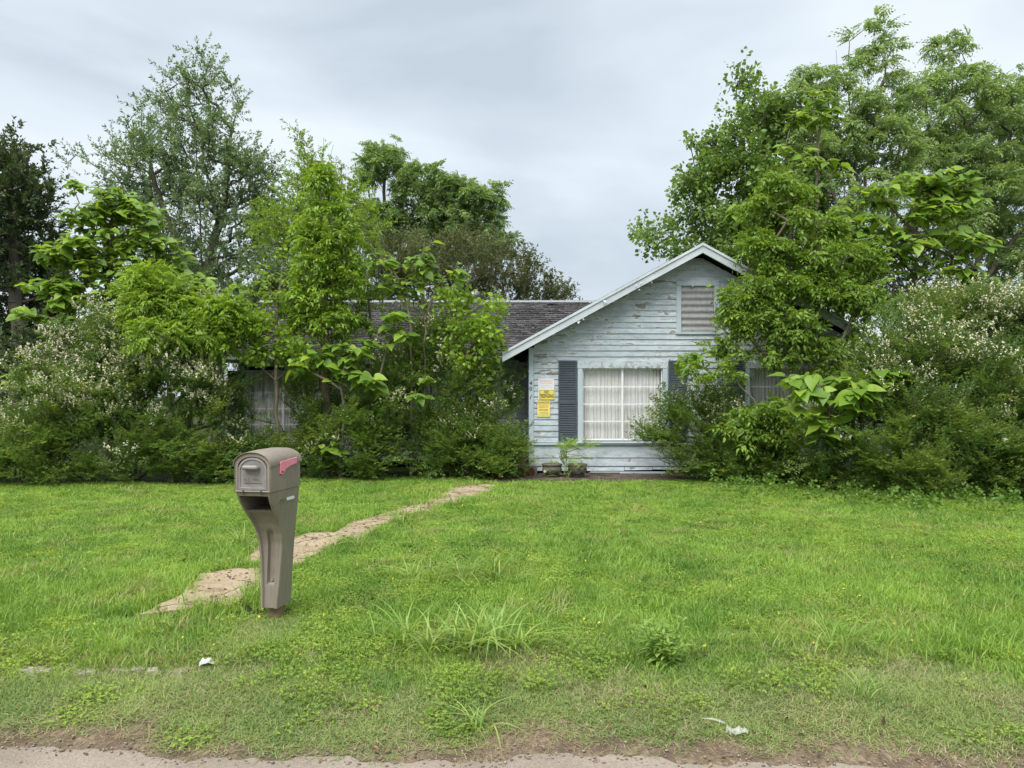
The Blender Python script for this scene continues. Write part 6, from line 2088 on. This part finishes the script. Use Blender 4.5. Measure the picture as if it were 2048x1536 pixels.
# ---- service wire coming in from the left to the corner of the house
a = P(-260, 270, 22); c = P(470, 690, 16.5)
pts = []
for i in range(25):
    t = i / 24
    pts.append(a * (1 - t) + c * t + np.array([0, 0, -.55 * 4 * t * (1 - t)]))
w = path_tube('service_wire', pts, .011, plain('black_cable', (.03, .03, .03), .6, bump=0), None, 5)
tag(w, 'thin black service wire crossing the sky at the left edge', 'wire')

# ---- dead leaves and twigs on the walkway and patio, loose gravel at the road edge
def litter_bits():
    rng = np.random.default_rng(91)
    pos = []
    for s in SLABS:
        s = np.array(s); lo, hi = s.min(0), s.max(0)
        q = rng.uniform(lo, hi, (160, 2)); k = in_poly(q[:, 0], q[:, 1], list(s))
        pos.append(np.column_stack([q[k], np.full(k.sum(), LAWN + .030)]))
    q = np.column_stack([rng.uniform(-.4, 3.4, 170), rng.uniform(13.9, 14.9, 170)])
    pos.append(np.column_stack([q, np.full(170, LAWN + .046)]))
    q = np.column_stack([rng.uniform(-2.6, 2.6, 260), rng.uniform(3.35, 4.2, 260)])
    pos.append(np.column_stack([q, gz(q[:, 0], q[:, 1]) + .014]))
    pos = np.concatenate(pos); n = len(pos)
    D = rng.normal(0, 1, (n, 3)) * [1, 1, .15]; nor = rng.normal(0, .35, (n, 3)) + [0, 0, 1]
    l = rng.uniform(.015, .05, n)
    V, T = kites(pos, D, nor, l, l * rng.uniform(.1, .6, n))
    m = leafmat('dead_leaf', (.05, .032, .02), (.13, .085, .05), (.24, .17, .10), .1, .7)
    tag(link('leaf_litter', npmesh('leaf_litter', V, T, np.repeat(rng.random(n), 4)), m), 'dead brown leaves and twigs scattered on the walkway, patio and verge', 'leaf litter', kind='stuff')
    n = 800
    x = rng.uniform(-2.8, 2.8, n); y = road_edge(x) + rng.normal(-.03, .075, n)
    r = rng.uniform(.003, .010, n)
    o8 = np.array([[1, 0, 0], [0, 1, 0], [-1, 0, 0], [0, -1, 0], [0, 0, .7], [0, 0, -.7]], float)
    f8 = np.array([[0, 1, 4], [1, 2, 4], [2, 3, 4], [3, 0, 4], [1, 0, 5], [2, 1, 5], [3, 2, 5], [0, 3, 5]])
    c = np.stack([x, y, gz(x, y) + r * .5 + .004], 1)
    V = c[:, None, :] + r[:, None, None] * (o8[None] * rng.uniform(.6, 1.3, (n, 6, 3)))
    T = f8[None] + (np.arange(n) * 6)[:, None, None]
    k = leafmat('gravel_stone', (.10, .085, .07), (.17, .145, .115), (.25, .22, .18), .0, .9)
    tag(link('gravel', npmesh('gravel', V.reshape(-1, 3), T.reshape(-1, 3), np.repeat(rng.random(n), 6)), k), 'loose gravel stones along the broken road edge', 'gravel', kind='stuff')
    # tiny yellow flowers low in the lawn
    n = 240
    x = rng.uniform(-.7, .7, n); y = rng.uniform(4.6, 13.5, n); x = x * y
    c = np.stack([x, y, gz(x, y) + rng.uniform(.04, .07, n)], 1)
    V, T = kites(np.repeat(c, 4, 0), rng.normal(0, 1, (4 * n, 3)) + [0, 0, .3], rng.normal(0, .4, (4 * n, 3)) + [0, -.4, 1], np.full(4 * n, .011), np.full(4 * n, .010))
    m = plain('small_yellow_petal', (.72, .58, .05), .6, bump=0)
    tag(link('lawn_flower', npmesh('lawn_flower', V, T), m), 'tiny yellow flowers dotted through the lawn', 'flowers', kind='stuff')
litter_bits()
